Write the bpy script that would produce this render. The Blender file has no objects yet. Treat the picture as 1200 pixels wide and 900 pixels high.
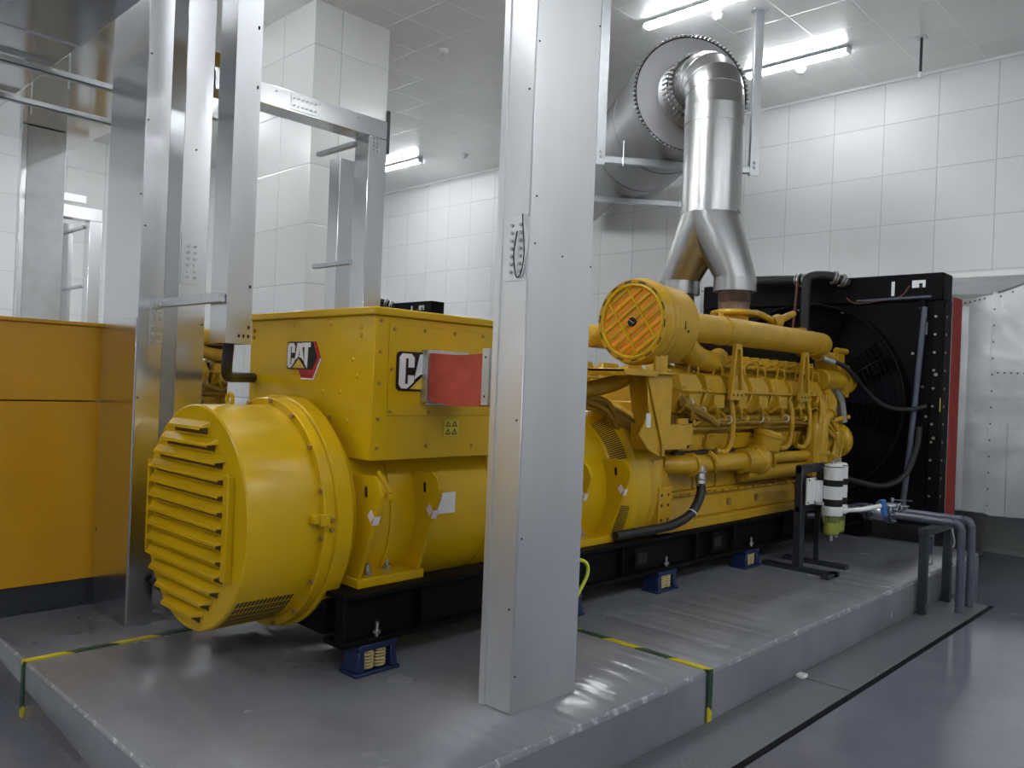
import bpy, bmesh, math, random
from mathutils import Vector, Matrix
random.seed(7)
S = bpy.context.scene
C = S.collection
PI = math.pi
V = Vector

# ------------------------------------------------------------------ materials
def new_mat(name):
    m = bpy.data.materials.new(name); m.use_nodes = True
    nt = m.node_tree; b = nt.nodes['Principled BSDF']
    return m, nt, b
def lk(nt, a, b): nt.links.new(a, b)
def noise(nt, scale, detail=3, vec=None, rough=.55):
    n = nt.nodes.new('ShaderNodeTexNoise'); n.inputs['Scale'].default_value = scale
    n.inputs['Detail'].default_value = detail; n.inputs['Roughness'].default_value = rough
    if vec: lk(nt, vec, n.inputs['Vector'])
    return n
def ramp(nt, fac, stops):
    r = nt.nodes.new('ShaderNodeValToRGB'); lk(nt, fac, r.inputs['Fac'])
    e = r.color_ramp.elements
    e[0].position, e[0].color = stops[0][0], (*stops[0][1], 1)
    e[1].position, e[1].color = stops[-1][0], (*stops[-1][1], 1)
    for p, c in stops[1:-1]:
        x = e.new(p); x.color = (*c, 1)
    return r
def coords(nt, scale=(1, 1, 1)):
    t = nt.nodes.new('ShaderNodeTexCoord'); m = nt.nodes.new('ShaderNodeMapping')
    m.inputs['Scale'].default_value = scale
    lk(nt, t.outputs['Object'], m.inputs['Vector'])
    return m.outputs['Vector']
def bump(nt, b, height, strength, dist=.01):
    n = nt.nodes.new('ShaderNodeBump'); n.inputs['Strength'].default_value = strength
    n.inputs['Distance'].default_value = dist
    lk(nt, height, n.inputs['Height']); lk(nt, n.outputs['Normal'], b.inputs['Normal'])
    return n
def mat(name, col, rough=.5, metal=0., var=.0, nscale=6., bmp=0., bscale=3., bdist=.01, coat=0., spec=None, rvar=0., stretch=(1, 1, 1)):
    m, nt, b = new_mat(name)
    b.inputs['Base Color'].default_value = (*col, 1); b.inputs['Roughness'].default_value = rough
    b.inputs['Metallic'].default_value = metal
    if coat: b.inputs['Coat Weight'].default_value = coat; b.inputs['Coat Roughness'].default_value = .12
    if spec is not None: b.inputs['Specular IOR Level'].default_value = spec
    v = coords(nt, stretch)
    if var:
        n = noise(nt, nscale, 4, v)
        lo = tuple(c * (1 - var) for c in col); hi = tuple(min(1, c * (1 + var)) for c in col)
        r = ramp(nt, n.outputs['Fac'], [(.3, lo), (.7, hi)]); lk(nt, r.outputs['Color'], b.inputs['Base Color'])
    if rvar:
        n = noise(nt, nscale * .7, 3, v)
        r = ramp(nt, n.outputs['Fac'], [(.3, (rough - rvar,) * 3), (.7, (rough + rvar,) * 3)])
        lk(nt, r.outputs['Color'], b.inputs['Roughness'])
    if bmp:
        n = noise(nt, bscale, 2, v); bump(nt, b, n.outputs['Fac'], bmp, bdist)
    return m
def grid_mat(name, col, joint, axes, origin, step, width, rough, bmp=.4, wave=.0, spec=.5, metal=0., var=.03):
    """panels with narrow joints every `step` metres along two object axes"""
    m, nt, b = new_mat(name)
    t = nt.nodes.new('ShaderNodeTexCoord'); sep = nt.nodes.new('ShaderNodeSeparateXYZ')
    lk(nt, t.outputs['Object'], sep.inputs[0])
    def M(op, a, c=None):
        n = nt.nodes.new('ShaderNodeMath'); n.operation = op
        for i, s in enumerate((a, c)):
            if s is None: continue
            if isinstance(s, (int, float)): n.inputs[i].default_value = s
            else: lk(nt, s, n.inputs[i])
        return n.outputs[0]
    ds = []; cells = []
    for ax, o in zip(axes, origin):
        u = M('DIVIDE', M('SUBTRACT', sep.outputs['XYZ'.index(ax)], o), step)
        f = M('FRACT', u); cells.append(M('FLOOR', u))
        d = M('MULTIPLY', M('MINIMUM', f, M('SUBTRACT', 1., f)), step)
        ds.append(d)
    d = M('MINIMUM', ds[0], ds[1])
    lt = M('LESS_THAN', d, width)
    wn = nt.nodes.new('ShaderNodeTexWhiteNoise'); wn.noise_dimensions = '2D'
    cmb = nt.nodes.new('ShaderNodeCombineXYZ'); lk(nt, cells[0], cmb.inputs[0]); lk(nt, cells[1], cmb.inputs[1])
    lk(nt, cmb.outputs[0], wn.inputs['Vector'])
    r = ramp(nt, wn.outputs['Value'], [(0, tuple(c * (1 - var) for c in col)), (1, tuple(min(1, c * (1 + var)) for c in col))])
    mx = nt.nodes.new('ShaderNodeMix'); mx.data_type = 'RGBA'
    lk(nt, lt, mx.inputs[0]); lk(nt, r.outputs['Color'], mx.inputs[6]); mx.inputs[7].default_value = (*joint, 1)
    lk(nt, mx.outputs[2], b.inputs['Base Color'])
    b.inputs['Roughness'].default_value = rough; b.inputs['Metallic'].default_value = metal
    b.inputs['Specular IOR Level'].default_value = spec
    h = M('MINIMUM', M('DIVIDE', d, width * 2), 1.)
    if wave:
        n = noise(nt, 2.2, 2, t.outputs['Object']); h = M('ADD', h, M('MULTIPLY', n.outputs['Fac'], wave))
    bump(nt, b, h, bmp, .004)
    return m

M_ = {}
M_['yellow'] = mat('yellow_enamel', (.60, .375, .004), .25, var=.03, nscale=2, bmp=.03, bscale=2.5, coat=.15, spec=.32)
M_['engine'] = mat('engine_yellow', (.51, .295, .010), .38, var=.1, nscale=9, bmp=.15, bscale=22, bdist=.004, coat=.15, spec=.45)
M_['orange'] = mat('orange_filter_paper', (.85, .27, .004), .55, var=.15, nscale=14)
M_['cabinet'] = mat('amber_enamel', (.58, .28, .004), .33, var=.03, nscale=1.5, coat=.1, spec=.4)
M_['steel'] = mat('galvanised_sheet', (.68, .69, .705), .21, 1., var=.03, nscale=3, bmp=.03, bscale=1.6, bdist=.02, rvar=.03, stretch=(1, 1, .25))
M_['galv'] = mat('matt_galvanised_sheet', (.80, .81, .825), .4, 1., var=.05, nscale=4, bmp=.02, bscale=1.6, bdist=.02, rvar=.04, stretch=(1, 1, .25))
M_['darkrivet'] = mat('dark_rivet', (.08, .08, .08), .5, .8)
M_['zinc'] = mat('zinc_strut', (.60, .635, .66), .42, 1., var=.06, nscale=12)
M_['inox'] = mat('stainless_cladding', (.40, .40, .40), .3, 1., var=.03, nscale=4, bmp=.02, bscale=3, bdist=.02, rvar=.03)
M_['lag'] = mat('matt_stainless_cladding', (.42, .42, .43), .42, 1., var=.05, nscale=4, bmp=.05, bscale=2.5, bdist=.03)
M_['mirror'] = mat('mirror_sheet_steel', (.66, .66, .66), .13, 1., var=.03, nscale=3, bmp=.05, bscale=1.3, bdist=.03)
M_['plenum'] = mat('dull_sheet_steel', (.47, .48, .48), .4, 1., var=.09, nscale=2.5, bmp=.3, bscale=2.4, bdist=.06, rvar=.08)
M_['bellows'] = mat('heat_tinted_bellows', (.30, .235, .21), .4, .9, var=.2, nscale=20)
M_['black'] = mat('black_paint', (.005, .005, .0065), .58, var=.15, nscale=5, spec=.1)
M_['hole'] = mat('dark_opening', (.008, .007, .006), .8)
M_['louvreshade'] = mat('louvre_recess_shade', (.10, .055, .008), .6)  # brown tone painted in for the shade under each louvre slat
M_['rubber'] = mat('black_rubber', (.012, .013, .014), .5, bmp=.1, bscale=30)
M_['core'] = mat('radiator_core', (.006, .0065, .012), .55, .1, spec=.2)
M_['red'] = mat('red_canvas', (.27, .022, .014), .75, var=.1, nscale=6, bmp=.3, bscale=5, bdist=.02)
M_['redcloth'] = mat('red_silicone_cloth', (.52, .075, .045), .6, var=.06, nscale=6, bmp=.5, bscale=7, bdist=.03)
M_['white'] = mat('white_enamel', (.78, .79, .78), .4)
M_['label'] = mat('paper_label', (.75, .75, .72), .5, var=.08, nscale=60)
M_['bolt'] = mat('bolt_steel', (.5, .5, .5), .35, 1.)
M_['brass'] = mat('aged_bolt', (.34, .2, .04), .5, .3)
M_['blue'] = mat('blue_enamel', (.008, .022, .08), .4, var=.1)
M_['spring'] = mat('pale_spring', (.62, .5, .25), .4, .3)
M_['pipe'] = mat('slate_pipe_paint', (.075, .085, .125), .35, var=.08, coat=.2)
M_['darkpost'] = mat('charcoal_paint', (.025, .029, .037), .4)
M_['valve'] = mat('nickel_valve', (.48, .52, .6), .3, .9)
M_['handle'] = mat('blue_handle', (.06, .18, .5), .4)
M_['wire'] = mat('yellow_green_wire', (.55, .58, .05), .45)
M_['copper'] = mat('brown_cable', (.16, .05, .03), .5)
M_['pvc'] = mat('grey_conduit', (.09, .105, .15), .3)
M_['logoblack'] = mat('badge_black', (.006, .008, .007), .35)
M_['logowhite'] = mat('badge_white', (.82, .83, .84), .35)
M_['logored'] = mat('badge_red', (.42, .02, .02), .35)
M_['logoyel'] = mat('badge_yellow', (.72, .5, .05), .35)
M_['stick'] = mat('warning_yellow', (.62, .52, .03), .5)
M_['pink'] = mat('warning_white', (.8, .68, .68), .5)
M_['detector'] = mat('white_plastic', (.8, .8, .8), .45)
M_['greenglow'] = mat('fuel_in_bowl', (.42, .46, .008), .15, spec=.6)
M_['wall'] = grid_mat('white_wall_panels', (.66, .672, .672), (.46, .48, .485), 'YZ', (2.47, 4.99), .615, .0045, .38, .5, .12)
M_['wallx'] = grid_mat('white_wall_panels_side', (.66, .672, .672), (.46, .48, .485), 'XZ', (4.49, 4.99), .615, .0045, .38, .5, .12)
M_['column'] = grid_mat('glazed_column_panels', (.66, .68, .67), (.45, .47, .47), 'XZ', (5.43 - .615, 5.07), .615, .005, .2, .5, .3, spec=.6)
M_['columny'] = grid_mat('glazed_column_panels_side', (.62, .64, .63), (.45, .47, .47), 'YZ', (7.33, 5.07), .615, .005, .2, .5, .3, spec=.6)
M_['ceil'] = grid_mat('metal_ceiling_tiles', (.78, .78, .77), (.93, .93, .92), 'XY', (7.84, 2.60), .62, .005, .34, .6, .25, spec=.6, metal=.35)

def floor_mat(name, a, b_, rough):
    m, nt, b = new_mat(name)
    v = coords(nt)
    n = noise(nt, 1.3, 6, v, .6); r = ramp(nt, n.outputs['Fac'], [(.3, a), (.7, b_)])
    n2 = noise(nt, 55, 2, v); r2 = ramp(nt, n2.outputs['Fac'], [(.70, (0, 0, 0)), (.78, (1, 1, 1))])
    mx = nt.nodes.new('ShaderNodeMix'); mx.data_type = 'RGBA'; mx.inputs[7].default_value = (b_[0] * 1.6, b_[1] * 1.6, b_[2] * 1.6, 1)
    mm = nt.nodes.new('ShaderNodeMath'); mm.operation = 'MULTIPLY'; mm.inputs[1].default_value = .35
    lk(nt, r2.outputs['Color'], mm.inputs[0]); lk(nt, mm.outputs[0], mx.inputs[0])
    lk(nt, r.outputs['Color'], mx.inputs[6]); lk(nt, mx.outputs[2], b.inputs['Base Color'])
    n3 = noise(nt, 2.3, 5, v); r3 = ramp(nt, n3.outputs['Fac'], [(.3, (rough * .65,) * 3), (.75, (rough * 1.6,) * 3)])
    lk(nt, r3.outputs['Color'], b.inputs['Roughness'])
    n4 = noise(nt, 9, 4, v); bump(nt, b, n4.outputs['Fac'], .12, .006)
    b.inputs['Specular IOR Level'].default_value = .55
    return m
M_['plinth'] = floor_mat('grey_epoxy_plinth', (.15, .157, .178), (.215, .222, .245), .19)
M_['floor'] = floor_mat('grey_epoxy_floor', (.11, .118, .15), (.155, .165, .205), .13)
def checker_mat():
    m, nt, b = new_mat('tread_plate')
    v = coords(nt, (1, 1, 1))
    w1 = nt.nodes.new('ShaderNodeTexWave'); w1.inputs['Scale'].default_value = 14; w1.bands_direction = 'DIAGONAL'
    mp = nt.nodes.new('ShaderNodeMapping'); mp.inputs['Rotation'].default_value = (0, 0, PI / 2); lk(nt, v, mp.inputs[0])
    w2 = nt.nodes.new('ShaderNodeTexWave'); w2.inputs['Scale'].default_value = 14; w2.bands_direction = 'DIAGONAL'
    lk(nt, v, w1.inputs[0]); lk(nt, mp.outputs[0], w2.inputs[0])
    x = nt.nodes.new('ShaderNodeMath'); x.operation = 'MAXIMUM'; lk(nt, w1.outputs['Fac'], x.inputs[0]); lk(nt, w2.outputs['Fac'], x.inputs[1])
    bump(nt, b, x.outputs[0], .35, .004)
    b.inputs['Base Color'].default_value = (.12, .128, .145, 1); b.inputs['Roughness'].default_value = .32
    return m
M_['tread'] = checker_mat()
def stripe_mat(name, axis):
    m, nt, b = new_mat(name)
    t = nt.nodes.new('ShaderNodeTexCoord'); sep = nt.nodes.new('ShaderNodeSeparateXYZ'); lk(nt, t.outputs['Object'], sep.inputs[0])
    def Mt(op, a, c):
        n = nt.nodes.new('ShaderNodeMath'); n.operation = op
        for i, s in enumerate((a, c)):
            if isinstance(s, (int, float)): n.inputs[i].default_value = s
            else: lk(nt, s, n.inputs[i])
        return n.outputs[0]
    other = 'Y' if axis == 'X' else 'X'
    u = Mt('ADD', sep.outputs['XYZ'.index(axis)], Mt('MULTIPLY', sep.outputs['XYZ'.index(other)], .8))
    u = Mt('ADD', u, sep.outputs[2])
    f = Mt('FRACT', Mt('DIVIDE', u, .42), 0)
    g = Mt('GREATER_THAN', f, .5)
    mx = nt.nodes.new('ShaderNodeMix'); mx.data_type = 'RGBA'; lk(nt, g, mx.inputs[0])
    mx.inputs[6].default_value = (.58, .47, .02, 1); mx.inputs[7].default_value = (.025, .06, .035, 1)
    lk(nt, mx.outputs[2], b.inputs['Base Color']); b.inputs['Roughness'].default_value = .45
    return m
M_['stripex'] = stripe_mat('earth_stripe_x', 'X'); M_['stripey'] = stripe_mat('earth_stripe_y', 'Y')
def emit(name, col, s):
    m, nt, b = new_mat(name); b.inputs['Base Color'].default_value = (.8, .8, .8, 1)
    b.inputs['Emission Color'].default_value = (*col, 1); b.inputs['Emission Strength'].default_value = s
    return m
M_['tube'] = emit('fluorescent_tube', (.95, .98, 1.), 17.)
M_['tubeboost'] = emit('fluorescent_tube_boosted', (.95, .98, 1.), 40.)  # emission raised on the unseen lamps to fill the room
def glass_bowl():
    m, nt, b = new_mat('clear_bowl'); b.inputs['Base Color'].default_value = (.75, .8, .25, 1)
    b.inputs['Transmission Weight'].default_value = .75; b.inputs['Roughness'].default_value = .08; b.inputs['IOR'].default_value = 1.3
    return m
M_['bowl'] = glass_bowl()

# ------------------------------------------------------------------ mesh builder
class MB:
    def __init__(s): s.bm = bmesh.new(); s.mi = 0; s.mats = []
    def use(s, k):
        m = M_[k]
        if m not in s.mats: s.mats.append(m)
        s.mi = s.mats.index(m); return s
    def f(s, vs):
        try:
            fc = s.bm.faces.new(vs); fc.material_index = s.mi; fc.smooth = True; return fc
        except ValueError: return None
    def v(s, p): return s.bm.verts.new(p)
    def hexa(s, p):                       # 8 points: bottom ring then top ring
        q = [s.v(x) for x in p]
        for a in ((3, 2, 1, 0), (4, 5, 6, 7), (0, 1, 5, 4), (1, 2, 6, 5), (2, 3, 7, 6), (3, 0, 4, 7)): s.f([q[i] for i in a])
        return s
    def box(s, x0, x1, y0, y1, z0, z1):
        return s.hexa([(x0, y0, z0), (x1, y0, z0), (x1, y1, z0), (x0, y1, z0), (x0, y0, z1), (x1, y0, z1), (x1, y1, z1), (x0, y1, z1)])
    def obox(s, c, ax, ay, az, hx, hy, hz):
        c, ax, ay, az = V(c), V(ax).normalized(), V(ay).normalized(), V(az).normalized()
        P = []
        for k in (-1, 1):
            for i, j in ((-1, -1), (1, -1), (1, 1), (-1, 1)): P.append(c + ax * hx * i + ay * hy * j + az * hz * k)
        return s.hexa(P)
    def bar(s, p0, p1, w, h, up=(0, 0, 1)):
        p0, p1 = V(p0), V(p1); d = (p1 - p0); L = d.length; d.normalize()
        u = V(up); sd = d.cross(u)
        if sd.length < 1e-4: sd = d.cross(V((1, 0, 0)))
        sd.normalize(); u = sd.cross(d)
        return s.obox((p0 + p1) / 2, d, sd, u, L / 2, w / 2, h / 2)
    def rings(s, R, caps=True, closed=False):
        Q = [[s.v(p) for p in r] for r in R]; n = len(R[0])
        pairs = list(zip(Q, Q[1:])) + ([(Q[-1], Q[0])] if closed else [])
        for a, b in pairs:
            for i in range(n): s.f([a[i], a[(i + 1) % n], b[(i + 1) % n], b[i]])
        if caps and not closed: s.f(list(reversed(Q[0]))); s.f(Q[-1])
        return s
    def lathe(s, o, axis, prof, n=32, caps=True, a0=0):
        """prof: list of (t, r) along the axis"""
        o, ax = V(o), V(axis).normalized()
        e = ax.orthogonal().normalized() if abs(ax.z) > .9 or abs(ax.z) < .1 and False else (V((0, 0, 1)) - ax * ax.z).normalized() if abs(ax.z) < .95 else V((1, 0, 0))
        if abs(ax.z) >= .95: e = (V((1, 0, 0)) - ax * ax.x).normalized()
        g = ax.cross(e)
        return s.rings([[o + ax * t + (e * math.cos(a0 + 2 * PI * i / n) + g * math.sin(a0 + 2 * PI * i / n)) * max(r, 1e-4) for i in range(n)] for t, r in prof], caps)
    def cyl(s, p0, p1, r0, r1=None, n=16):
        p0, p1 = V(p0), V(p1); r1 = r0 if r1 is None else r1
        return s.lathe(p0, p1 - p0, [(0, r0), ((p1 - p0).length, r1)], n)
    def hexbolt(s, p, axis, r=.014, h=.012): return s.cyl(p, V(p) + V(axis).normalized() * h, r, n=6)
    def tube(s, pts, r, n=10, smooth=6, caps=True):
        P = [V(p) for p in pts]
        if smooth and len(P) > 2:
            Q = []
            for i in range(len(P) - 1):
                a = P[max(i - 1, 0)]; b = P[i]; c = P[i + 1]; d = P[min(i + 2, len(P) - 1)]
                for k in range(smooth):
                    t = k / smooth
                    Q.append(.5 * ((2 * b) + (c - a) * t + (2 * a - 5 * b + 4 * c - d) * t * t + (3 * b - a - 3 * c + d) * t ** 3))
            Q.append(P[-1]); P = Q
        R = []; e = None
        for i, p in enumerate(P):
            t = (P[min(i + 1, len(P) - 1)] - P[max(i - 1, 0)]).normalized()
            if e is None: e = t.orthogonal().normalized()
            e = (e - t * e.dot(t)).normalized(); g = t.cross(e)
            rr = r(i / (len(P) - 1)) if callable(r) else r
            R.append([p + (e * math.cos(2 * PI * k / n) + g * math.sin(2 * PI * k / n)) * rr for k in range(n)])
        return s.rings(R, caps)
    def prism(s, poly, o, ux, uy, depth):
        """polygon in plane (ux,uy) at o, extruded by vector depth"""
        o, ux, uy, d = V(o), V(ux), V(uy), V(depth)
        a = [s.v(o + ux * x + uy * y) for x, y in poly]; b = [s.v(o + ux * x + uy * y + d) for x, y in poly]
        n = len(poly); s.f(list(reversed(a))); s.f(b)
        for i in range(n): s.f([a[i], a[(i + 1) % n], b[(i + 1) % n], b[i]])
        return s
    def frame(s, outer, inner, o, ux, uy, depth):
        """ring plate between two polygons with the same number of points"""
        o, ux, uy, d = V(o), V(ux), V(uy), V(depth); n = len(outer)
        A = [s.v(o + ux * x + uy * y) for x, y in outer]; B = [s.v(o + ux * x + uy * y) for x, y in inner]
        A2 = [s.v(o + ux * x + uy * y + d) for x, y in outer]; B2 = [s.v(o + ux * x + uy * y + d) for x, y in inner]
        for i in range(n):
            j = (i + 1) % n
            s.f([A[i], A[j], B[j], B[i]]); s.f([A2[j], A2[i], B2[i], B2[j]]); s.f([A[j], A[i], A2[i], A2[j]]); s.f([B[i], B[j], B2[j], B2[i]])
        return s
    def torus(s, c, axis, R, r, n=48, m=8, a0=0, a1=2 * PI):
        c, ax = V(c), V(axis).normalized(); e = (V((0, 0, 1)) if abs(ax.z) < .9 else V((1, 0, 0))); e = (e - ax * e.dot(ax)).normalized(); g = ax.cross(e)
        full = abs(a1 - a0 - 2 * PI) < 1e-5; k = n if full else n + 1; L = []
        for i in range(k):
            a = a0 + (a1 - a0) * i / n; d = e * math.cos(a) + g * math.sin(a)
            L.append([c + d * (R + r * math.cos(2 * PI * j / m)) + ax * r * math.sin(2 * PI * j / m) for j in range(m)])
        return s.rings(L, not full, full)
    def build(s, name, m=None, parent=None, bevel=0., seg=1, angle=.6):
        if m: s.use(m) if not s.mats else None
        bmesh.ops.recalc_face_normals(s.bm, faces=s.bm.faces)
        off = root_of(parent).location if parent else V((0, 0, 0))
        me = bpy.data.meshes.new(name)
        for v in s.bm.verts: v.co -= off
        s.bm.to_mesh(me); s.bm.free()
        for x in (s.mats or [M_[m]]): me.materials.append(x)
        me.set_sharp_from_angle(angle=angle)
        o = bpy.data.objects.new(name, me); C.objects.link(o)
        if parent: o.parent = parent
        if bevel:
            b = o.modifiers.new('bevel', 'BEVEL'); b.width = bevel; b.segments = seg; b.limit_method = 'ANGLE'; b.angle_limit = .7; b.harden_normals = False
        return o
def mb(k=None):
    x = MB()
    if k: x.use(k)
    return x
def islands(x):
    seen = set(); out = []
    for v in x.bm.verts:
        if v in seen: continue
        st = [v]; seen.add(v); comp = []
        while st:
            q = st.pop(); comp.append(q)
            for e in q.link_edges:
                o = e.other_vert(q)
                if o not in seen: seen.add(o); st.append(o)
        out.append(comp)
    return out
def build_each(x, name, parent, bevel=0.):
    """every separate piece of the builder becomes a part of its own"""
    for comp in islands(x):
        y = MB(); mp = {v: y.bm.verts.new(v.co) for v in comp}; cs = set(comp)
        for f in x.bm.faces:
            if f.verts[0] in cs:
                m = x.mats[f.material_index]
                if m not in y.mats: y.mats.append(m)
                g = y.bm.faces.new([mp[v] for v in f.verts]); g.smooth = True; g.material_index = y.mats.index(m)
        y.build(name, None, parent, bevel)
    x.bm.free()
def root_of(o):
    while o.parent: o = o.parent
    return o
def thing(name, label, cat, loc, group=None):
    o = bpy.data.objects.new(name, None); C.objects.link(o); o.location = loc; o.empty_display_size = .1
    o['label'] = label; o['category'] = cat
    if group: o['group'] = group
    return o
def tag(o, label, cat, group=None):
    o['label'] = label; o['category'] = cat
    if group: o['group'] = group
    return o
def struct(o): o['kind'] = 'structure'; return o
def copy_tree(o, delta, label, group=None):
    r = o.copy(); C.objects.link(r); r.location = o.location + V(delta); r['label'] = label
    if group: r['group'] = group
    for ch in list(o.children):
        c = ch.copy(); C.objects.link(c); c.parent = r
        for g in list(ch.children):
            d = g.copy(); C.objects.link(d); d.parent = c
    return r
def circ(n, r, a0=0): return [(r * math.cos(a0 + 2 * PI * i / n), r * math.sin(a0 + 2 * PI * i / n)) for i in range(n)]

# ------------------------------------------------------------------ the setting
HC = 5.52; WX = 10.2; WY = 14.85; X0 = -4.5; Y0 = -4.5; HP = .26
struct(mb('floor').box(X0, WX, Y0, WY, -.1, 0).build('floor'))
struct(mb('ceil').box(X0, WX, Y0, WY, HC, HC + .1).build('ceiling'))
struct(mb('wall').box(WX, WX + .15, Y0, WY, 0, HC).build('wall_right'))
struct(mb('wallx').box(X0, WX, WY, WY + .15, 0, HC).build('wall_far'))
struct(mb('wall').box(X0 - .15, X0, Y0, WY, 0, HC).build('wall_left'))
struct(mb('wallx').box(X0, WX, Y0 - .15, Y0, 0, HC).build('wall_near'))
struct(mb('white').box(WX - .03, WX, Y0, WY, HC - .03, HC).build('trim_1'))          # ceiling angle along the end wall
x = mb('white').box(WX - .02, WX, .4, 5.2, 2.4, 3.12)
x.use('bolt')
for i in range(14):
    x.cyl((WX - .02, .7 + .3 * i, 3.02), (WX - .026, .7 + .3 * i, 3.02), .012, n=8); x.cyl((WX - .02, .8 + .3 * i, 2.9), (WX - .026, .8 + .3 * i, 2.9), .01, n=8)
struct(x.build('trim_2'))
# plinth with slightly chipped edges
def chip_mat():
    m, nt, b = new_mat('chipped_edge_paint'); v = coords(nt)
    n = noise(nt, 16, 5, v, .7); r = ramp(nt, n.outputs['Fac'], [(.54, (.19, .197, .218)), (.62, (.42, .43, .45))])
    lk(nt, r.outputs['Color'], b.inputs['Base Color']); b.inputs['Roughness'].default_value = .6
    return m
M_['chip'] = chip_mat()
def plinth(y0, y1, x0, x1):
    x = mb('plinth'); n = 240
    A = []
    for i in range(n + 1):
        X = x0 + (x1 - x0) * max(0, i - 1) / (n - 2) if i < n else x1
        X = min(X, x1); q = 0
        if i == 0: X = x0; q = .012
        elif i == 1: X = x0 + .010
        e = abs(random.gauss(0, .003)); f = abs(random.gauss(0, .003)); zt = HP - q
        A.append([(X, y0, 0), (X, y0 + .002, HP - .025 - q), (X, y0 + .004 + e, zt - .008 - f), (X, y0 + .012 + e + f, zt), (X, y1 - .02, zt), (X, y1, zt - .02), (X, y1, 0)])
    x.rings(A); x.use('chip')
    for fc in x.bm.faces:
        c = fc.calc_center_median()
        if (HP - .02 < c.z < HP - .0005 and len(fc.verts) == 4) and (c.y < y0 + .05 or c.x < x0 + .02): fc.material_index = x.mi
    return x.build('concrete_plinth', angle=1.2)
struct(plinth(2.07, 5.95, 1.19, 8.48)); struct(plinth(9.0, 12.9, .95, 8.2))
# tiled column
x = mb('column').box(4.49, 5.43, 7.33, 8.92, 0, HC)
x.use('columny')
x.bm.faces.ensure_lookup_table()
for fc in x.bm.faces:
    if abs(fc.normal.x) > .5 or abs(fc.calc_center_median().x - 4.49) < .01 or abs(fc.calc_center_median().x - 5.43) < .01: fc.material_index = x.mi
struct(x.build('wall_column'))
# trench covers in the aisle floor
for (a, b, lab) in ((4.64, 7.47, 'tread plate trench cover beside the plinth nearest the blue pipes'), (1.9, 4.625, 'tread plate trench cover beside the plinth at the bottom of the picture')):
    tag(mb('tread').box(a, b, 1.735, 2.06, 0, .008).build('trench_cover', bevel=.002), lab, 'floor plate')
tag(mb('black').box(-1.5, 7.49, 1.705, 1.735, 0, .006).build('trench_edge_strip'), 'long black seam strip along the trench covers in the aisle floor', 'strip')
tag(mb('label').box(4.60, 4.66, 2.0, 2.05, .008, .03).build('paper_tag', bevel=.004), 'small white tag at the corner of the trench cover', 'tag')

# ------------------------------------------------------------------ skid frame
GY = 3.72; RZ = .65
def make_skid(x0, x1):
    t = thing('skid_frame', 'black steel skid frame under the front yellow generator set', 'base frame', (x0, GY, HP))
    for y, s in ((3.09, 1), (4.35, -1)):
        r = mb('black')
        r.box(x0, x1, y, y + s * .16, RZ - .025, RZ)
        r.box(x0, x1, y + s * .05, y + s * .075, .43, RZ - .025)
        r.box(x0, x1, y, y + s * .16, .405, .43)
        for X in (x0, 2.62, 3.5, 4.3, 5.2, 5.75, 6.6, 7.5, x1 - .02):
            if x0 <= X < x1: r.box(X, X + .02, y + .003 * s, y + s * .05, .43, RZ - .025)
        r.build('rail', 'black', t, .003)
    for X in (x0, 3.3, 4.75, 6.2, 7.6):
        mb('black').box(X, X + .12, 3.25, 4.19, .44, RZ - .05).build('cross_member', 'black', t, .003)
    for X in (4.42, 5.4):
        mb('black').box(X, X + .16, 3.08, 3.085, .47, .6).use('hole').box(X + .03, X + .13, 3.078, 3.081, .5, .57).build('lifting_pocket', None, t)
    return t
skid = make_skid(2.16, 8.5)
def isolator(X, lab):
    t = thing('vibration_isolator', lab, 'vibration mount', (X, 3.13, HP), 'spring isolators under the skid frame')
    a = mb('blue'); a.box(X - .13, X + .13, 3.08, 3.22, HP, HP + .018)
    a.hexa([(X - .12, 3.085, HP + .018), (X - .075, 3.085, HP + .018), (X - .075, 3.215, HP + .018), (X - .12, 3.215, HP + .018), (X - .105, 3.09, .375), (X - .075, 3.09, .375), (X - .075, 3.21, .375), (X - .105, 3.21, .375)])
    a.hexa([(X + .075, 3.085, HP + .018), (X + .12, 3.085, HP + .018), (X + .12, 3.215, HP + .018), (X + .075, 3.215, HP + .018), (X + .075, 3.09, .375), (X + .105, 3.09, .375), (X + .105, 3.21, .375), (X + .075, 3.21, .375)])
    a.build('housing', None, t, .004)
    mb('blue').box(X - .11, X + .11, 3.085, 3.215, .375, .405).build('top_plate', None, t, .004)
    for dx in (-.035, .035):
        pts = [(X + dx + .027 * math.cos(k * .7), 3.125 + .027 * math.sin(k * .7), HP + .02 + .092 * k / 54) for k in range(55)]
        mb('spring').tube(pts, .006, 6, 0).build('spring', None, t)
    b = mb('bolt').cyl((X, 3.105, .43), (X, 3.105, .50), .009, n=8); b.hexbolt((X, 3.105, .445), (0, 0, 1), .02, .016)
    b.build('levelling_bolt', None, t)
isolator(2.36, 'blue spring isolator under the left end of the skid below the alternator')
isolator(3.78, 'blue spring isolator beside the yellow and green looped wire')
isolator(4.83, 'blue spring isolator under the skid below the black engine hose')
isolator(6.05, 'blue spring isolator under the skid behind the filter stand foot')

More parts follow.
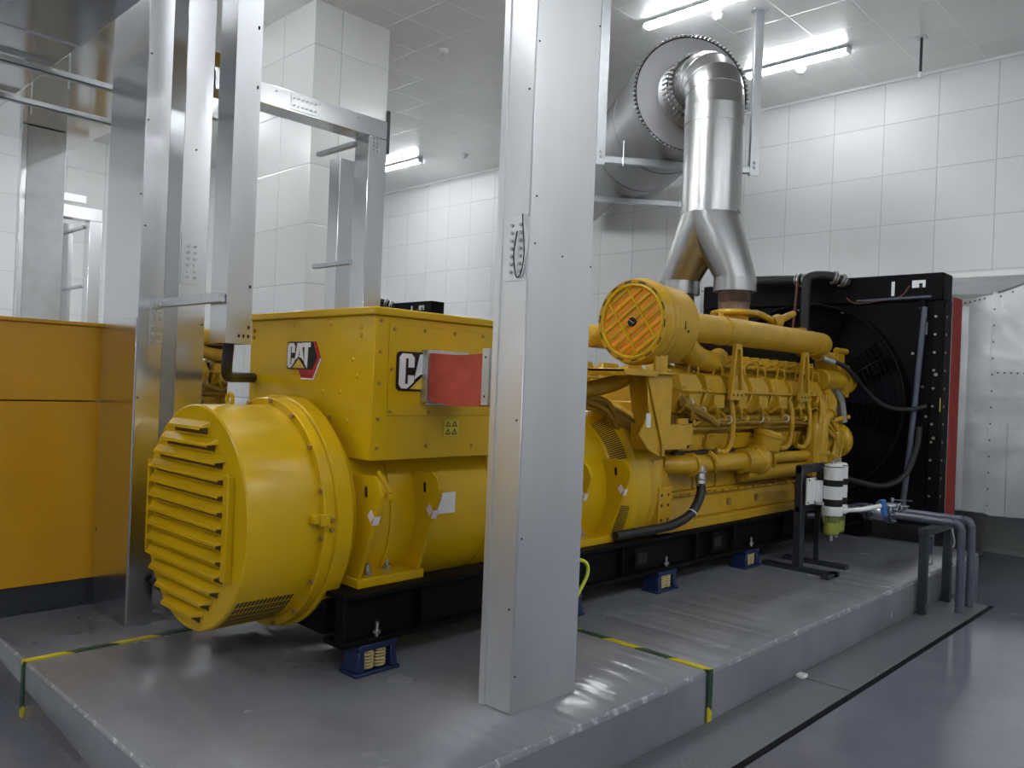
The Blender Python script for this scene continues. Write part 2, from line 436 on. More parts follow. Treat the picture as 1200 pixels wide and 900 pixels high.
# ------------------------------------------------------------------ alternator
AZ = .97
alt = thing('alternator', 'yellow alternator with louvred round end housing and terminal box on top', 'generator', (3., GY, RZ))
def xl(k, prof, n=72, y=GY, z=AZ): return mb(k).lathe((0, y, z), (1, 0, 0), prof, n)
eh = xl('yellow', [(1.722, 0), (1.722, .522), (1.73, .53), (1.735, .53), (2.09, .53)], 96).build('end_housing', None, alt, angle=.5)
lo = xl('yellow', [(2.08, .50), (2.08, .563), (2.085, .567), (2.135, .567), (2.14, .563), (2.14, .5)], 96)
lo.lathe((0, GY, AZ), (1, 0, 0), [(2.14, .5), (2.14, .57), (2.145, .58), (2.225, .58), (2.23, .575), (2.23, .46)], 96)
fr = lo.build('flange_ring', None, alt, angle=.5)
for a in range(16):
    th = 2 * PI * a / 16 + .1
    p = V((2.14, GY + .555 * math.cos(th), AZ + .555 * math.sin(th)))
    mb('brass').hexbolt(p - V((.062, 0, 0)), (-1, 0, 0), .013, .012).build('flange_bolt', None, fr)
# louvres
rb = []
for k in range(13):
    z = 1.40 - .0722 * k
    hw = {0: .20, 1: .28, 2: .36, 10: .36, 11: .28, 12: .20}.get(k, .40)
    yc = GY + .045
    mb('louvreshade').box(1.719, 1.7225, yc - hw + .03, yc + hw - .03, z - .036, z + .0).build('louvre_opening', None, eh)
    x = mb('yellow')
    hx, zt, zb = 1.684, z + .026, z - .008
    x.hexa([(hx, yc - hw + .03, zb), (hx, yc + hw - .03, zb), (1.722, yc + hw, zb + .006), (1.722, yc - hw, zb + .006),
            (hx, yc - hw + .03, zb + .006), (hx, yc + hw - .03, zb + .006), (1.722, yc + hw, zt), (1.722, yc - hw, zt)])
    x.bm.faces.ensure_lookup_table()
    x.hexa([(hx - .004, yc - hw + .03, zb - .008), (hx - .004, yc + hw - .03, zb - .008), (hx, yc + hw - .03, zb - .006), (hx, yc - hw + .03, zb - .006),
            (hx - .004, yc - hw + .03, zb + .008), (hx - .004, yc + hw - .03, zb + .008), (hx, yc + hw - .03, zb + .008), (hx, yc - hw + .03, zb + .008)])
    x.build('louvre', None, eh, .0015)
yc = GY + .045                            # cheek plates beside the seven widest louvres
mb('yellow').box(1.690, 1.722, yc - .45, yc - .402, .735, 1.20).build('louvre_cheek', None, eh, .003)
mb('yellow').box(1.695, 1.722, yc + .402, yc + .42, .735, 1.20).build('louvre_cheek', None, eh, .003)
# vent mesh on the underside of the drum
x = mb('hole')
for r_ in range(5):
    for c_ in range(15):
        a = PI + .66 + r_ * .085
        t0 = 1.75 + c_ * .019
        for da in (0,):
            R = .5312
            q = []
            for (tt, aa) in ((t0, a), (t0 + .012, a), (t0 + .006, a + .066), (t0 - .006, a + .066)):
                q.append(x.v((tt, GY + R * math.cos(aa), AZ + R * math.sin(aa))))
            x.f(q)
o = x.build('vent_slots', None, eh)
# over-centre catch on the flange
x = mb('yellow').box(2.02, 2.10, 3.15, 3.19, .985, 1.025).box(2.05, 2.10, 3.135, 3.16, .975, 1.03)
x.use('brass').hexbolt((2.11, 3.14, 1.0), (0, -1, 0), .014, .012).hexbolt((2.115, 3.15, .955), (0, -1, 0), .013, .012)
x.build('flange_catch', None, fr, .003)
# lifting eye
e = mb('yellow').torus((2.02, 3.98, 1.515), (1, 0, 0), .03, .011, 24, 8).box(2.0, 2.04, 3.95, 4.01, 1.455, 1.49).build('lifting_eye', None, alt)
# stator
st = xl('yellow', [(2.22, .3), (2.22, .50), (4.31, .50), (4.31, .3)], 96)
for X in (2.50, 3.2): st.lathe((0, GY, AZ), (1, 0, 0), [(X, .49), (X, .508), (X + .022, .508), (X + .022, .49)], 96)
st.build('stator_frame', None, alt, angle=.5)
def foot(X0_, X1_):
    x = mb('yellow').box(X0_ - .015, X1_ + .03, 3.165, 3.42, RZ, RZ + .045)
    # curved saddle behind
    x.box(X0_, X1_, 3.30, 3.42, RZ + .04, RZ + .2)
    f = x.build('foot_plate', None, alt, .004)
    for X in (X0_, X1_):
        p = [(3.36, 1.185), (3.10, 1.195), (3.06, 1.165), (3.035, 1.11), (3.045, 1.06), (3.075, 1.0), (3.19, RZ + .045), (3.42, RZ + .045)]
        g = mb('yellow').prism(p, (X, 0, 0), (0, 1, 0), (0, 0, 1), (.022, 0, 0))
        g.use('hole').prism([(.0, .028), (.012, .02), (.008, -.022), (-.004, -.03), (-.013, -.02), (-.008, .02)], (X - .0012, 3.15, 1.115), (0, 1, 0), (0, 0, 1), (.001, 0, 0))
        g = g.build('gusset', None, f, .003)
        s = mb('pink').prism([(0, .032), (.026, 0), (0, -.032), (-.026, 0)], (X - .0014, 3.105, 1.005), (0, 1, 0), (0, 0, 1), (.001, 0, 0))
        s.obox((X + .011, 3.077, .985), (1, 0, 0), (0, .35, -1), (0, -1, -.35), .018, .022, .001)
        s.build('warning_label', None, f)
    for dx, dy in ((.08, .06), (.24, .12)):
        b = mb('bolt').hexbolt((X0_ + dx, 3.165 + dy, RZ + .045), (0, 0, 1), .024, .02).cyl((X0_ + dx, 3.165 + dy, RZ + .06), (X0_ + dx, 3.165 + dy, RZ + .1), .012, n=10)
        b.build('hold_down_bolt', None, f)
foot(2.30, 2.66); foot(3.86, 4.265)
# small hook bracket over the first gusset
mb('yellow').bar((2.33, 3.10, 1.215), (2.36, 3.03, 1.12), .02, .012).box(2.335, 2.365, 3.02, 3.06, 1.09, 1.115).build('hook_bracket', None, alt, .002)
mb('label').prism([(-.06, -.055), (.06, -.055), (.06, .055), (-.06, .055)], (2.87, 3.2165, 1.01), (1, 0, 0), (0, 0, 1), (0, -.002, 0)).build('rating_label', None, alt)
# adaptor ring with perforated guards
ad = xl('yellow', [(4.30, .4), (4.30, .50), (4.305, .515), (4.43, .595), (4.44, .60), (4.45, .61), (4.46, .62), (4.60, .62), (4.62, .6), (4.62, .4)], 96).build('coupling_housing', None, alt, angle=.5)
for a_lo, a_hi in ((PI - .95, PI - .38), (PI + .16, PI + .55)):
    x = mb('hole'); n = 22
    for i in range(n):
        a = a_lo + (a_hi - a_lo) * i / n; b_ = a + (a_hi - a_lo) / n * .5
        q = [x.v((t, GY + R * math.cos(aa), AZ + R * math.sin(aa))) for t, R, aa in ((4.318, .525, a), (4.418, .589, a), (4.418, .589, b_), (4.318, .525, b_))]
        x.f(q)
    x.build('guard_slots', None, ad)
# terminal box
BX0, BX1, BY0, BY1, BZ0, BZ1 = 2.30, 3.72, 3.13, 4.31, 1.262, 1.985
tb = mb('yellow').box(BX0, BX1, BY0, BY1, BZ0, BZ1 - .03).build('terminal_box', None, alt, .004)
mb('yellow').box(BX0 - .02, BX1 + .02, BY0 - .02, BY1 + .02, BZ1 - .03, BZ1 + .008).build('lid', None, tb, .006)
mb('yellow').box(2.385, 3.64, BY0 - .006, BY0, 1.477, 1.918).build('access_panel', None, tb, .002)
x = mb('brass')
for X, Z in [(2.335, 1.93), (2.335, 1.78), (2.335, 1.63), (2.335, 1.46), (2.335, 1.32), (2.64, 1.325), (2.95, 1.32)]: x.cyl((X, BY0, Z), (X, BY0 - .006, Z), .009, n=8)
for X, Z in [(2.41, 1.895), (2.60, 1.90), (2.80, 1.90), (3.0, 1.90), (2.40, 1.70), (2.40, 1.495), (2.64, 1.495)]: x.cyl((X, BY0 - .006, Z), (X, BY0 - .012, Z), .009, n=8)
for Y, Z in [(4.27, 1.90), (4.27, 1.86), (3.55, 1.45), (3.47, 1.45)]: x.cyl((BX0, Y, Z), (BX0 - .01, Y, Z), .011, n=8)
build_each(x, 'panel_screw', tb, 0)
x = mb('yellow')
for Y, Z in [(3.24, 1.90), (3.24, 1.86), (3.30, 1.74), (3.26, 1.66), (3.40, 1.58), (3.55, 1.575), (3.28, 1.37), (3.85, 1.92), (3.5, 1.92), (3.33, 1.44)]: x.lathe((BX0, Y, Z), (-1, 0, 0), [(0, .013), (.003, .011), (.005, .004)], 10)
build_each(x, 'weld_stud', tb, 0)
# maker's badge: black plate, red hexagon behind, white letters, yellow triangle
def rounded(x0, x1, y0, y1, r, n=5):
    P = []
    for cx, cy, a in ((x1 - r, y1 - r, 0), (x0 + r, y1 - r, PI / 2), (x0 + r, y0 + r, PI), (x1 - r, y0 + r, 1.5 * PI)):
        for i in range(n + 1): P.append((cx + r * math.cos(a + PI / 2 * i / n), cy + r * math.sin(a + PI / 2 * i / n)))
    return P
def badge(o, ux, out, h):
    """h = plate height; o = lower left corner of the plate"""
    ux, out, o = V(ux), V(out), V(o); uz = V((0, 0, 1)); k_ = 1.6
    left = [p for p in rounded(0, 1.4, 0, 1, .13) if p[0] < .5]
    em = mb('logoblack').prism([(p[0] * h, p[1] * h) for p in left + [(1.66, 0), (1.99, .42), (1.70, 1.0)]], o, ux, uz, out * .006).build('badge', None, alt)
    def sub(nm, k, polys, lift, th=.003):
        x = mb(k)
        for p in polys: x.prism([(a * h, b * h) for a, b in p], o + out * lift, ux, uz, out * th)
        return x.build(nm, None, em)
    sub('hexagon', 'logored', [[(.78, 0), (1.0, -.30), (1.76, -.30), (2.2, .42), (1.86, 1.0), (1.68, 1.0), (1.6, .5)]], .0005, .004)
    sub('hexagon_edge', 'logowhite', [[(1.0, -.35), (1.80, -.35), (2.26, .42), (2.2, .42), (1.77, -.30), (1.0, -.30)]], .0005, .0045)
    c = []
    # letter C: left stroke, lower hook, upper hook
    c.append([(.045, .16), (.10, .06), (.17, .06), (.17, .95), (.10, .95), (.045, .85)])
    c.append([(.17, .06), (.28, .06), (.345, .16), (.345, .40), (.225, .40), (.225, .18), (.17, .18)])
    c.append([(.17, .83), (.225, .83), (.225, .60), (.345, .60), (.345, .85), (.28, .95), (.17, .95)])
    # letter A: two legs and a cross piece
    c.append([(.355, .30), (.455, .95), (.54, .95), (.54, .78), (.515, .56), (.50, .50), (.49, .44)])
    c.append([(.54, .95), (.625, .95), (.725, .30), (.60, .44), (.58, .50), (.565, .56), (.54, .78)])
    c.append([(.49, .44), (.50, .50), (.58, .50), (.60, .44), (.54, .42)])
    # letter T: bar and stem
    c.append([(.65, .80), (.65, .96), (.985, .96), (.985, .80), (.89, .80), (.755, .80)])
    c.append([(.755, .80), (.89, .80), (.87, .06), (.755, .24)])
    sub('lettering', 'logowhite', [[(a * k_, b) for a, b in p] for p in c], .006)
    sub('triangle', 'logoyel', [[(.25 * k_, .05), (.80 * k_, .05), (.53 * k_, .40)]], .006, .003)
    sub('triangle_edge', 'logoblack', [[(.19 * k_, .04), (.24 * k_, .04), (.535 * k_, .41), (.535 * k_, .47)], [(.86 * k_, .04), (.81 * k_, .04), (.525 * k_, .41), (.525 * k_, .47)]], .0085, .002)
    return em
badge((BX0 - .0005, 3.90, 1.685), (0, -1, 0), (-1, 0, 0), .1465)
badge((2.428, BY0 - .0065, 1.598), (1, 0, 0), (0, -1, 0), .192)
x = mb('stick').box(2.752, 2.855, BY0 - .003, BY0 + .001, 1.372, 1.455)
x.use('logoblack')
for px in (2.762, 2.806):
    for pz in (1.38, 1.42): x.frame([(0, 0), (.038, 0), (.019, .03)], [(.008, .005), (.030, .005), (.019, .021)], (px, BY0 - .0032, pz), (1, 0, 0), (0, 0, 1), (0, -.001, 0))
x.build('hazard_sticker', None, alt)

# ------------------------------------------------------------------ diesel engine
eng = thing('diesel_engine', 'yellow many-cylinder diesel engine with round orange air cleaner on the front skid', 'engine', (6., GY, RZ))
E_ = 'engine'
fw = xl(E_, [(4.62, .3), (4.62, .6), (4.64, .61), (4.74, .61), (4.76, .58), (4.9, .56), (4.92, .5), (4.92, .3)], 80).build('flywheel_housing', None, eng, angle=.5)
x = mb(E_).box(4.70, 4.86, 3.10, 3.2, .665, .985).box(4.66, 4.78, 3.13, 3.25, .98, 1.17); x.use('hole')
for X in (4.735, 4.815):
    for Z in (.76, .86, .93): x.cyl((X, 3.1, Z), (X, 3.098, Z), .012, n=8)
x.build('engine_mount', None, eng, .006)
blk = mb(E_)
blk.hexa([(4.9, 3.22, .92), (7.3, 3.22, .92), (7.3, 4.22, .92), (4.9, 4.22, .92), (4.9, 3.20, 1.2), (7.3, 3.20, 1.2), (7.3, 4.24, 1.2), (4.9, 4.24, 1.2)])
blk.hexa([(4.9, 3.22, 1.2), (7.3, 3.22, 1.2), (7.3, 4.22, 1.2), (4.9, 4.22, 1.2), (4.9, 3.16, 1.56), (7.3, 3.16, 1.56), (7.3, 4.28, 1.56), (4.9, 4.28, 1.56)])
blk.hexa([(4.95, 3.32, 1.5), (7.25, 3.32, 1.5), (7.25, 4.12, 1.5), (4.95, 4.12, 1.5), (4.95, 3.5, 1.72), (7.25, 3.5, 1.72), (7.25, 3.94, 1.72), (4.95, 3.94, 1.72)])
blk = blk.build('cylinder_block', None, eng, .01)
pan = mb(E_)
pan.hexa([(4.88, 3.17, .72), (6.98, 3.17, .72), (6.98, 4.27, .72), (4.88, 4.27, .72), (4.88, 3.2, .92), (6.98, 3.2, .92), (6.98, 4.24, .92), (4.88, 4.24, .92)])
pan.box(4.88, 7.0, 3.12, 4.3, RZ, .72)
pan.box(4.88, 7.2, 3.16, 4.28, .885, .905)
pan = pan.build('oil_pan', None, eng, .008)
x = mb('brass')
for i in range(19): x.hexbolt((4.95 + i * .12, 3.165, .895), (0, -1, 0), .012, .012)
for X in (5.8, 6.25): x.cyl((X, 3.19, .80), (X, 3.17, .80), .03, n=12)
build_each(x, 'pan_bolt', pan, 0)
for i in range(7):                                     # lower crankcase plates
    X = 4.96 + i * .33
    mb(E_).box(X, X + .31, 3.195, 3.22, .925, 1.1).build('crankcase_plate', None, blk, .006)
for i in range(6):                                     # inspection covers
    X = 5.02 + i * .37
    c = mb(E_).hexa([(X, 3.165, 1.215), (X + .30, 3.165, 1.215), (X + .30, 3.25, 1.215), (X, 3.25, 1.215), (X, 3.14, 1.34), (X + .30, 3.14, 1.34), (X + .30, 3.25, 1.34), (X, 3.25, 1.34)])
    for dx in (.03, .27):
        for dz in (.02, .105): c.hexbolt((X + dx, 3.155 - dz * .2, 1.215 + dz), (0, -1, .2), .011, .012)
    c.build('inspection_cover', None, blk, .008)
mb(E_).box(4.95, 7.25, 3.12, 3.2, 1.37, 1.395).box(4.95, 7.25, 3.13, 3.2, 1.46, 1.475).build('block_ledge', None, blk, .004)
x = mb('logoblack').cyl((5.1, 3.157, 1.275), (5.1, 3.147, 1.277), .04, n=20); x.use('label').cyl((5.1, 3.147, 1.277), (5.1, 3.145, 1.277), .018, n=12); x.build('round_nameplate', None, blk)
# cylinder heads, each with a valve cover
def head(X, s):
    """s=+1 near bank, -1 far bank"""
    Y = lambda y: y if s > 0 else 2 * GY - y
    x = mb(E_)
    x.hexa([(X - .15, Y(3.12), 1.50), (X + .15, Y(3.12), 1.50), (X + .15, Y(3.45), 1.44), (X - .15, Y(3.45), 1.44), (X - .15, Y(3.06), 1.655), (X + .15, Y(3.06), 1.655), (X + .15, Y(3.45), 1.74), (X - .15, Y(3.45), 1.74)])
    x.box(X - .07, X + .07, min(Y(3.04), Y(3.16)), max(Y(3.04), Y(3.16)), 1.53, 1.64)
    h = x.build('cylinder_head', None, eng, .01)
    x = mb(E_)
    x.hexa([(X - .145, Y(3.055), 1.66), (X + .145, Y(3.055), 1.66), (X + .145, Y(3.42), 1.74), (X - .145, Y(3.42), 1.74), (X - .115, Y(3.11), 1.775), (X + .115, Y(3.11), 1.775), (X + .10, Y(3.38), 1.86), (X - .10, Y(3.38), 1.86)])
    x.hexa([(X - .16, Y(3.045), 1.645), (X + .16, Y(3.045), 1.645), (X + .16, Y(3.43), 1.73), (X - .16, Y(3.43), 1.73), (X - .16, Y(3.045), 1.662), (X + .16, Y(3.045), 1.662), (X + .16, Y(3.43), 1.745), (X - .16, Y(3.43), 1.745)])
    x.build('valve_cover', None, h, .014, 2)
    if s > 0:
        x = mb('brass')
        for dx in (-.12, .12): x.hexbolt((X + dx, 3.07, 1.665), (0, -.2, 1), .013, .018)
        build_each(x, 'cover_bolt', h, 0)
        x = mb(E_).tube([(X - .12, 3.10, 1.50), (X - .10, 3.02, 1.55), (X - .05, 3.03, 1.47), (X - .02, 3.09, 1.43)], .011, 8)
        x.tube([(X + .13, 3.11, 1.5), (X + .1, 3.05, 1.46), (X + .05, 3.08, 1.41)], .014, 8)
        build_each(x, 'drain_tube', h, 0)
for i in range(7):
    head(5.02 + .345 * i, 1); head(5.02 + .345 * i, -1)
# fuel rails with looped injector lines
x = mb(E_)
for z, y in ((1.90, 3.20), (1.86, 3.17), (1.93, 3.26)): x.tube([(4.86, y, z), (7.2, y, z)], .014, 10, 0)
for i in range(14): x.box(4.93 + i * .172, 4.955 + i * .172, 3.15, 3.28, 1.845, 1.945)
fr_ = x.build('fuel_rail', None, eng, .003)
for i in range(7):
    X = 5.02 + .345 * i
    x = mb(E_).tube([(X - .10, 3.17, 1.86), (X - .09, 3.12, 1.90), (X + .03, 3.12, 1.90), (X + .05, 3.14, 1.78)], .009, 8)
    x.tube([(X + .06, 3.18, 1.86), (X + .09, 3.11, 1.86), (X + .12, 3.1, 1.80), (X + .12, 3.13, 1.76)], .008, 8)
    x.build('injector_line', None, fr_)
M_['gapshade'] = mat('engine_gap_shade', (.012, .010, .009), .75, bmp=.3, bscale=30)  # near-black colour standing in for shade in the engine's gaps
M_['loom'] = mat('painted_loom', (.30, .17, .012), .55, var=.3, nscale=25)
mb('gapshade').tube([(4.95, 3.40, 1.99), (6.0, 3.40, 1.99), (7.2, 3.40, 1.99)], .095, 20, 2).build('gap_shade_tube', None, eng)  # dark tube added to paint the shadowed band under the intake pipe
mb('rubber').tube([(4.93, 3.155, 1.195), (5.9, 3.15, 1.195), (6.96, 3.155, 1.19)], .024, 10, 2).build('coolant_hose', None, eng)  # black tube put in to imitate the shaded gap below the covers
for i in range(6): mb('gapshade').box(5.02 + .345 * i + .158, 5.02 + .345 * i + .187, 3.16, 3.42, 1.5, 1.78).build('head_gap_shade', None, eng)  # dark blocks painting the shade between neighbouring heads
# wiring loom clipped along the block
x = mb('loom')
x.tube([(4.85, 3.05, 1.60), (5.05, 3.03, 1.53), (5.3, 3.06, 1.45), (5.6, 3.06, 1.45), (5.9, 3.07, 1.46), (6.3, 3.06, 1.45), (6.7, 3.06, 1.46), (7.05, 3.07, 1.44)], .022, 8)
x.tube([(5.0, 3.04, 1.47), (5.4, 3.05, 1.425), (5.9, 3.05, 1.43), (6.6, 3.05, 1.425), (7.0, 3.06, 1.40)], .012, 8)
x.tube([(4.84, 3.03, 1.57), (5.1, 3.02, 1.49), (5.32, 3.04, 1.42)], .03, 8)
lm = x.build('wiring_loom', None, eng)
for X, z in ((4.95, 1.57), (5.12, 1.51), (5.5, 1.45), (6.0, 1.455), (6.45, 1.455)):
    mb('label').torus((X, 3.045, z), (1, 0, -.3), .03, .005, 16, 6).build('cable_tie', None, lm)
for X in (5.55, 6.55, 6.9):
    mb(E_).tube([(X, 3.06, 1.60), (X + .01, 3.04, 1.45), (X + .01, 3.05, 1.28), (X - .06, 3.06, 1.21), (X - .14, 3.09, 1.22)], .022, 10).build('breather_tube', None, eng)
# lubrication canister on the crankcase
x = mb(E_).lathe((6.12, 3.06, 1.20), (.12, -.22, 1), [(0, .09), (.02, .115), (.12, .12), (.125, .13), (.15, .13), (.155, .1), (.17, .095)], 28)
x.box(6.05, 6.22, 3.06, 3.2, 1.2, 1.3)
x.build('oil_filler_canister', None, eng, angle=.5)
# lower coolant pipes
x = mb(E_).tube([(4.9, 3.2, 1.13), (5.0, 3.08, 1.13), (5.1, 3.07, 1.13), (5.78, 3.07, 1.13)], .068, 20, 4)
x.lathe((5.02, 3.07, 1.13), (1, 0, 0), [(0, .068), (.0, .085), (.03, .085), (.03, .068)], 24)
x.lathe((5.76, 3.07, 1.13), (1, 0, 0), [(0, .07), (0, .095), (.035, .095), (.04, .08), (.2, .105), (.24, .105), (.25, .12), (.29, .12), (.3, .06)], 24)
cp = x.build('coolant_pipe', None, eng, angle=.5)
mb(E_).tube([(6.0, 3.07, 1.14), (7.0, 3.07, 1.13)], .045, 18, 0).lathe((6.0, 3.07, 1.14), (1, 0, 0), [(0, .06), (.09, .085), (.12, .085), (.14, .05)], 24).build('oil_return_pipe', None, eng, angle=.5)
mb(E_).tube([(5.9, 3.12, 1.02), (6.1, 3.11, 1.02), (7.2, 3.11, 1.02)], .062, 18, 3).build('lower_water_pipe', None, eng)
x = mb(E_)
for X in (5.2, 5.9, 6.12): x.tube([(X, 3.02, 1.22), (X + .03, 3.0, 1.19), (X + .05, 2.99, 1.14), (X + .10, 3.02, 1.07)], .018, 8)
build_each(x, 'clamp_strap', cp, 0)
# intake manifold pipe and the air cleaner feeding it
IY, IZ = 3.10, 2.115
x = mb(E_)
x.tube([(4.70, IY, IZ - .02), (4.85, IY, IZ - .015), (5.5, IY, IZ), (7.05, IY, IZ + .005), (7.22, IY + .02, IZ + .005), (7.33, IY + .09, IZ), (7.37, IY + .22, IZ), (7.37, IY + .42, IZ)], lambda t: .106 - .006 * t, 28, 6)
x.lathe((5.42, IY, IZ), (1, 0, 0), [(0, .1), (0, .112), (.02, .112), (.02, .1)], 28); x.lathe((6.98, IY, IZ), (1, 0, 0), [(0, .1), (0, .11), (.02, .11), (.02, .1)], 28)
ip = x.build('intake_pipe', None, eng, angle=.5)
mb(E_).tube([(4.95, 3.10, 1.98), (5.15, 3.12, 1.90), (5.5, 3.2, 1.88), (5.7, 3.26, 1.92)], .08, 18).build('intake_branch', None, ip)
x = mb(E_).lathe((5.52, 3.15, 2.21), (0, 0, 1), [(0, .03), (.02, .03), (.02, .02), (.05, .02)], 12); x.box(6.72, 6.82, 3.06, 3.14, 2.2, 2.235); build_each(x, 'pipe_lug', ip, 0)
ac = thing_part = None
acl = mb(E_).lathe((0, IY, 2.09), (1, 0, 0), [(4.315, .10), (4.315, .243), (4.30, .248), (4.30, .268), (4.315, .274), (4.345, .277), (4.36, .285), (4.385, .285), (4.395, .272), (4.42, .272), (4.43, .278), (4.45, .278), (4.46, .268), (4.70, .262), (4.74, .24), (4.755, .19), (4.76, .11)], 72)
acl = acl.build('air_cleaner', None, eng, angle=.45)
x = mb('orange')
n = 13; L = .236
for i in range(n):                                      # pleated paper
    w = L * 2 / n; u = -L + i * w
    h = math.sqrt(max(L * L - max(abs(u), abs(u + w)) ** 2, .0))
    if h < .02: continue
    a = PI / 3.1
    ux = V((0, -math.cos(a - PI / 2), math.sin(a - PI / 2))); uy = V((0, -math.sin(a - PI / 2) * -1 * -1, 0))
    d1 = V((0, -math.cos(.62), math.sin(.62))); d2 = V((0, math.sin(.62), math.cos(.62)))
    c0 = V((4.322, IY, 2.09))
    P = lambda s, t, dx: c0 + d2 * s + d1 * t + V((dx, 0, 0))
    x.hexa([P(u, -h, .02), P(u + w, -h, .02), P(u + w, h, .02), P(u, h, .02), P(u + w * .25, -h, -.008), P(u + w * .75, -h, -.008), P(u + w * .75, h, -.008), P(u + w * .25, h, -.008)])
x.lathe((4.33, IY, 2.09), (1, 0, 0), [(0, .238), (.01, .238)], 48)
x.build('filter_pleats', None, acl)
d1 = V((0, -math.cos(.62), math.sin(.62))); d2 = V((0, math.sin(.62), math.cos(.62))); c0 = V((4.308, IY, 2.09))
x = mb('yellow')
for sgn in (-.085, .085):
    h = math.sqrt(.236 ** 2 - sgn ** 2); x.bar(c0 + d1 * sgn - d2 * h, c0 + d1 * sgn + d2 * h, .010, .010, (1, 0, 0))
for k in range(-3, 4):
    s_ = k * .064; h = math.sqrt(.236 ** 2 - s_ ** 2); x.bar(c0 + d2 * s_ - d1 * h, c0 + d2 * s_ + d1 * h, .007, .007, (1, 0, 0))
x.torus(c0, (1, 0, 0), .236, .012, 64, 8)
x.build('grille_bars', None, acl)
x = mb('hole').cyl((4.303, IY, 2.085), (4.33, IY, 2.085), .03, n=20); x.use('bolt').bar((4.30, IY - .02, 2.075), (4.30, IY + .02, 2.1), .008, .006); x.build('centre_stud', None, acl)
x = mb('hole')
for k in range(14):
    a = 2 * PI * k / 14 + .2
    x.torus((4.299, IY, 2.09), (1, 0, 0), .256, .004, 5, 6, a, a + .2)
build_each(x, 'rim_slot', acl, 0)
mb('hole').box(4.52, 4.53, IY - .268, IY - .262, 2.05, 2.1).box(4.56, 4.572, IY - .267, IY - .262, 2.03, 2.045).build('service_mark', None, acl)
# second air cleaner on the far bank
fa = mb(E_).lathe((0, 2 * GY - IY, 2.09), (1, 0, 0), [(5.35, .03), (5.36, .08), (5.4, .1), (7.3, .1)], 28)
fa.build('far_intake_pipe', None, eng, angle=.45)
# shelf and gusset carrying the air cleaner
x = mb(E_).box(4.0, 4.58, 2.92, 3.55, 1.752, 1.772).box(4.0, 4.02, 2.92, 3.55, 1.73, 1.775).box(4.0, 4.36, 2.915, 2.925, 1.735, 1.772)
sh = x.build('cleaner_shelf', None, eng, .004)
mb(E_).box(4.345, 4.485, 2.93, 2.95, 1.772, 1.885).build('shelf_tab', None, sh, .004)
x = mb(E_).prism([(4.30, 1.752), (4.575, 1.752), (4.60, 1.70), (4.59, 1.40), (4.56, 1.30), (4.47, 1.215), (4.34, 1.27), (4.24, 1.36), (4.34, 1.5)], (0, 2.96, 0), (1, 0, 0), (0, 0, 1), (0, .016, 0))
x.prism([(2.97, 1.752), (3.21, 1.752), (3.17, 1.5), (3.08, 1.30), (2.97, 1.23)], (4.44, 0, 0), (0, 1, 0), (0, 0, 1), (.016, 0, 0))
x.bar((4.30, 2.95, 1.745), (4.49, 2.95, 1.30), .03, .012, (0, 1, 0)); x.bar((4.49, 2.95, 1.30), (4.50, 2.95, 1.22), .03, .012, (0, 1, 0))
x.box(4.475, 4.9, 3.02, 3.2, 1.25, 1.42)
gp = x.build('gusset_plate', None, sh, .004)
mb('label').box(4.30, 4.35, 2.953, 2.958, 1.41, 1.50).build('data_plate', None, sh)
mb(E_).box(4.84, 5.02, 3.05, 3.08, 1.27, 1.46).box(4.95, 5.06, 3.05, 3.08, 1.42, 1.46).build('bracket_plate', None, eng, .005)
# two A-shaped pipe brackets
for X in (5.545, 6.71):
    a = .022
    x = mb(E_).frame([(-.105, 1.60), (.105, 1.60), (.085, 1.72), (.045, 2.02), (-.045, 2.02), (-.085, 1.72)], [(-.06, 1.675), (.06, 1.675), (.052, 1.74), (.022, 1.98), (-.022, 1.98), (-.052, 1.74)], (X, 3.0, 0), (1, 0, 0), (0, 0, 1), (0, .03, 0))
    x.use('hole')
    for dx in (-.06, 0, .06): x.cyl((X + dx, 3.0, 1.637), (X + dx, 2.998, 1.637), .011, n=8)
    x.build('pipe_bracket', None, eng, .004)
# turbochargers under the exhaust legs
for y in (3.47, 4.02):
    x = mb(E_).lathe((6.30, y, 2.36), (0, 0, -1), [(0, .15), (.02, .18), (.05, .18), (.06, .12), (.2, .12)], 32)
    x.torus((6.05, y, 2.13), (1, 0, 0), .09, .07, 32, 12); x.lathe((5.85, y, 2.13), (1, 0, 0), [(0, .09), (.1, .12), (.3, .12), (.5, .1)], 28)
    x.torus((6.3, y, 2.33), (0, 0, 1), .18, .022, 32, 8)
    x.build('turbocharger', None, eng, angle=.6)
mb(E_).lathe((6.72, 3.33, 2.28), (.9, -.1, .3), [(0, .05), (.05, .06), (.1, .06), (.1, .035), (.35, .03)], 16).tube([(6.5, 3.4, 2.36), (6.7, 3.34, 2.31), (6.95, 3.28, 2.18)], .028, 10).build('clamp_link', None, eng)
mb(E_).tube([(3.95, 3.42, 1.60), (4.15, 3.36, 1.63), (4.35, 3.27, 1.68), (4.46, 3.22, 1.74)], .055, 16).build('crossover_pipe', None, eng)
x = mb('loom')
for k in range(7):
    x.tube([(3.98 + .03 * k, 3.44 - .02 * k, 1.51 + .012 * k), (4.2 + .02 * k, 3.36 - .015 * k, 1.55 - .02 * (k % 3)), (4.42 + .015 * k, 3.28, 1.50 - .03 * k), (4.6, 3.24 - .01 * k, 1.42 - .04 * (k % 4))], .018, 8)
x.build('rear_harness', None, eng)
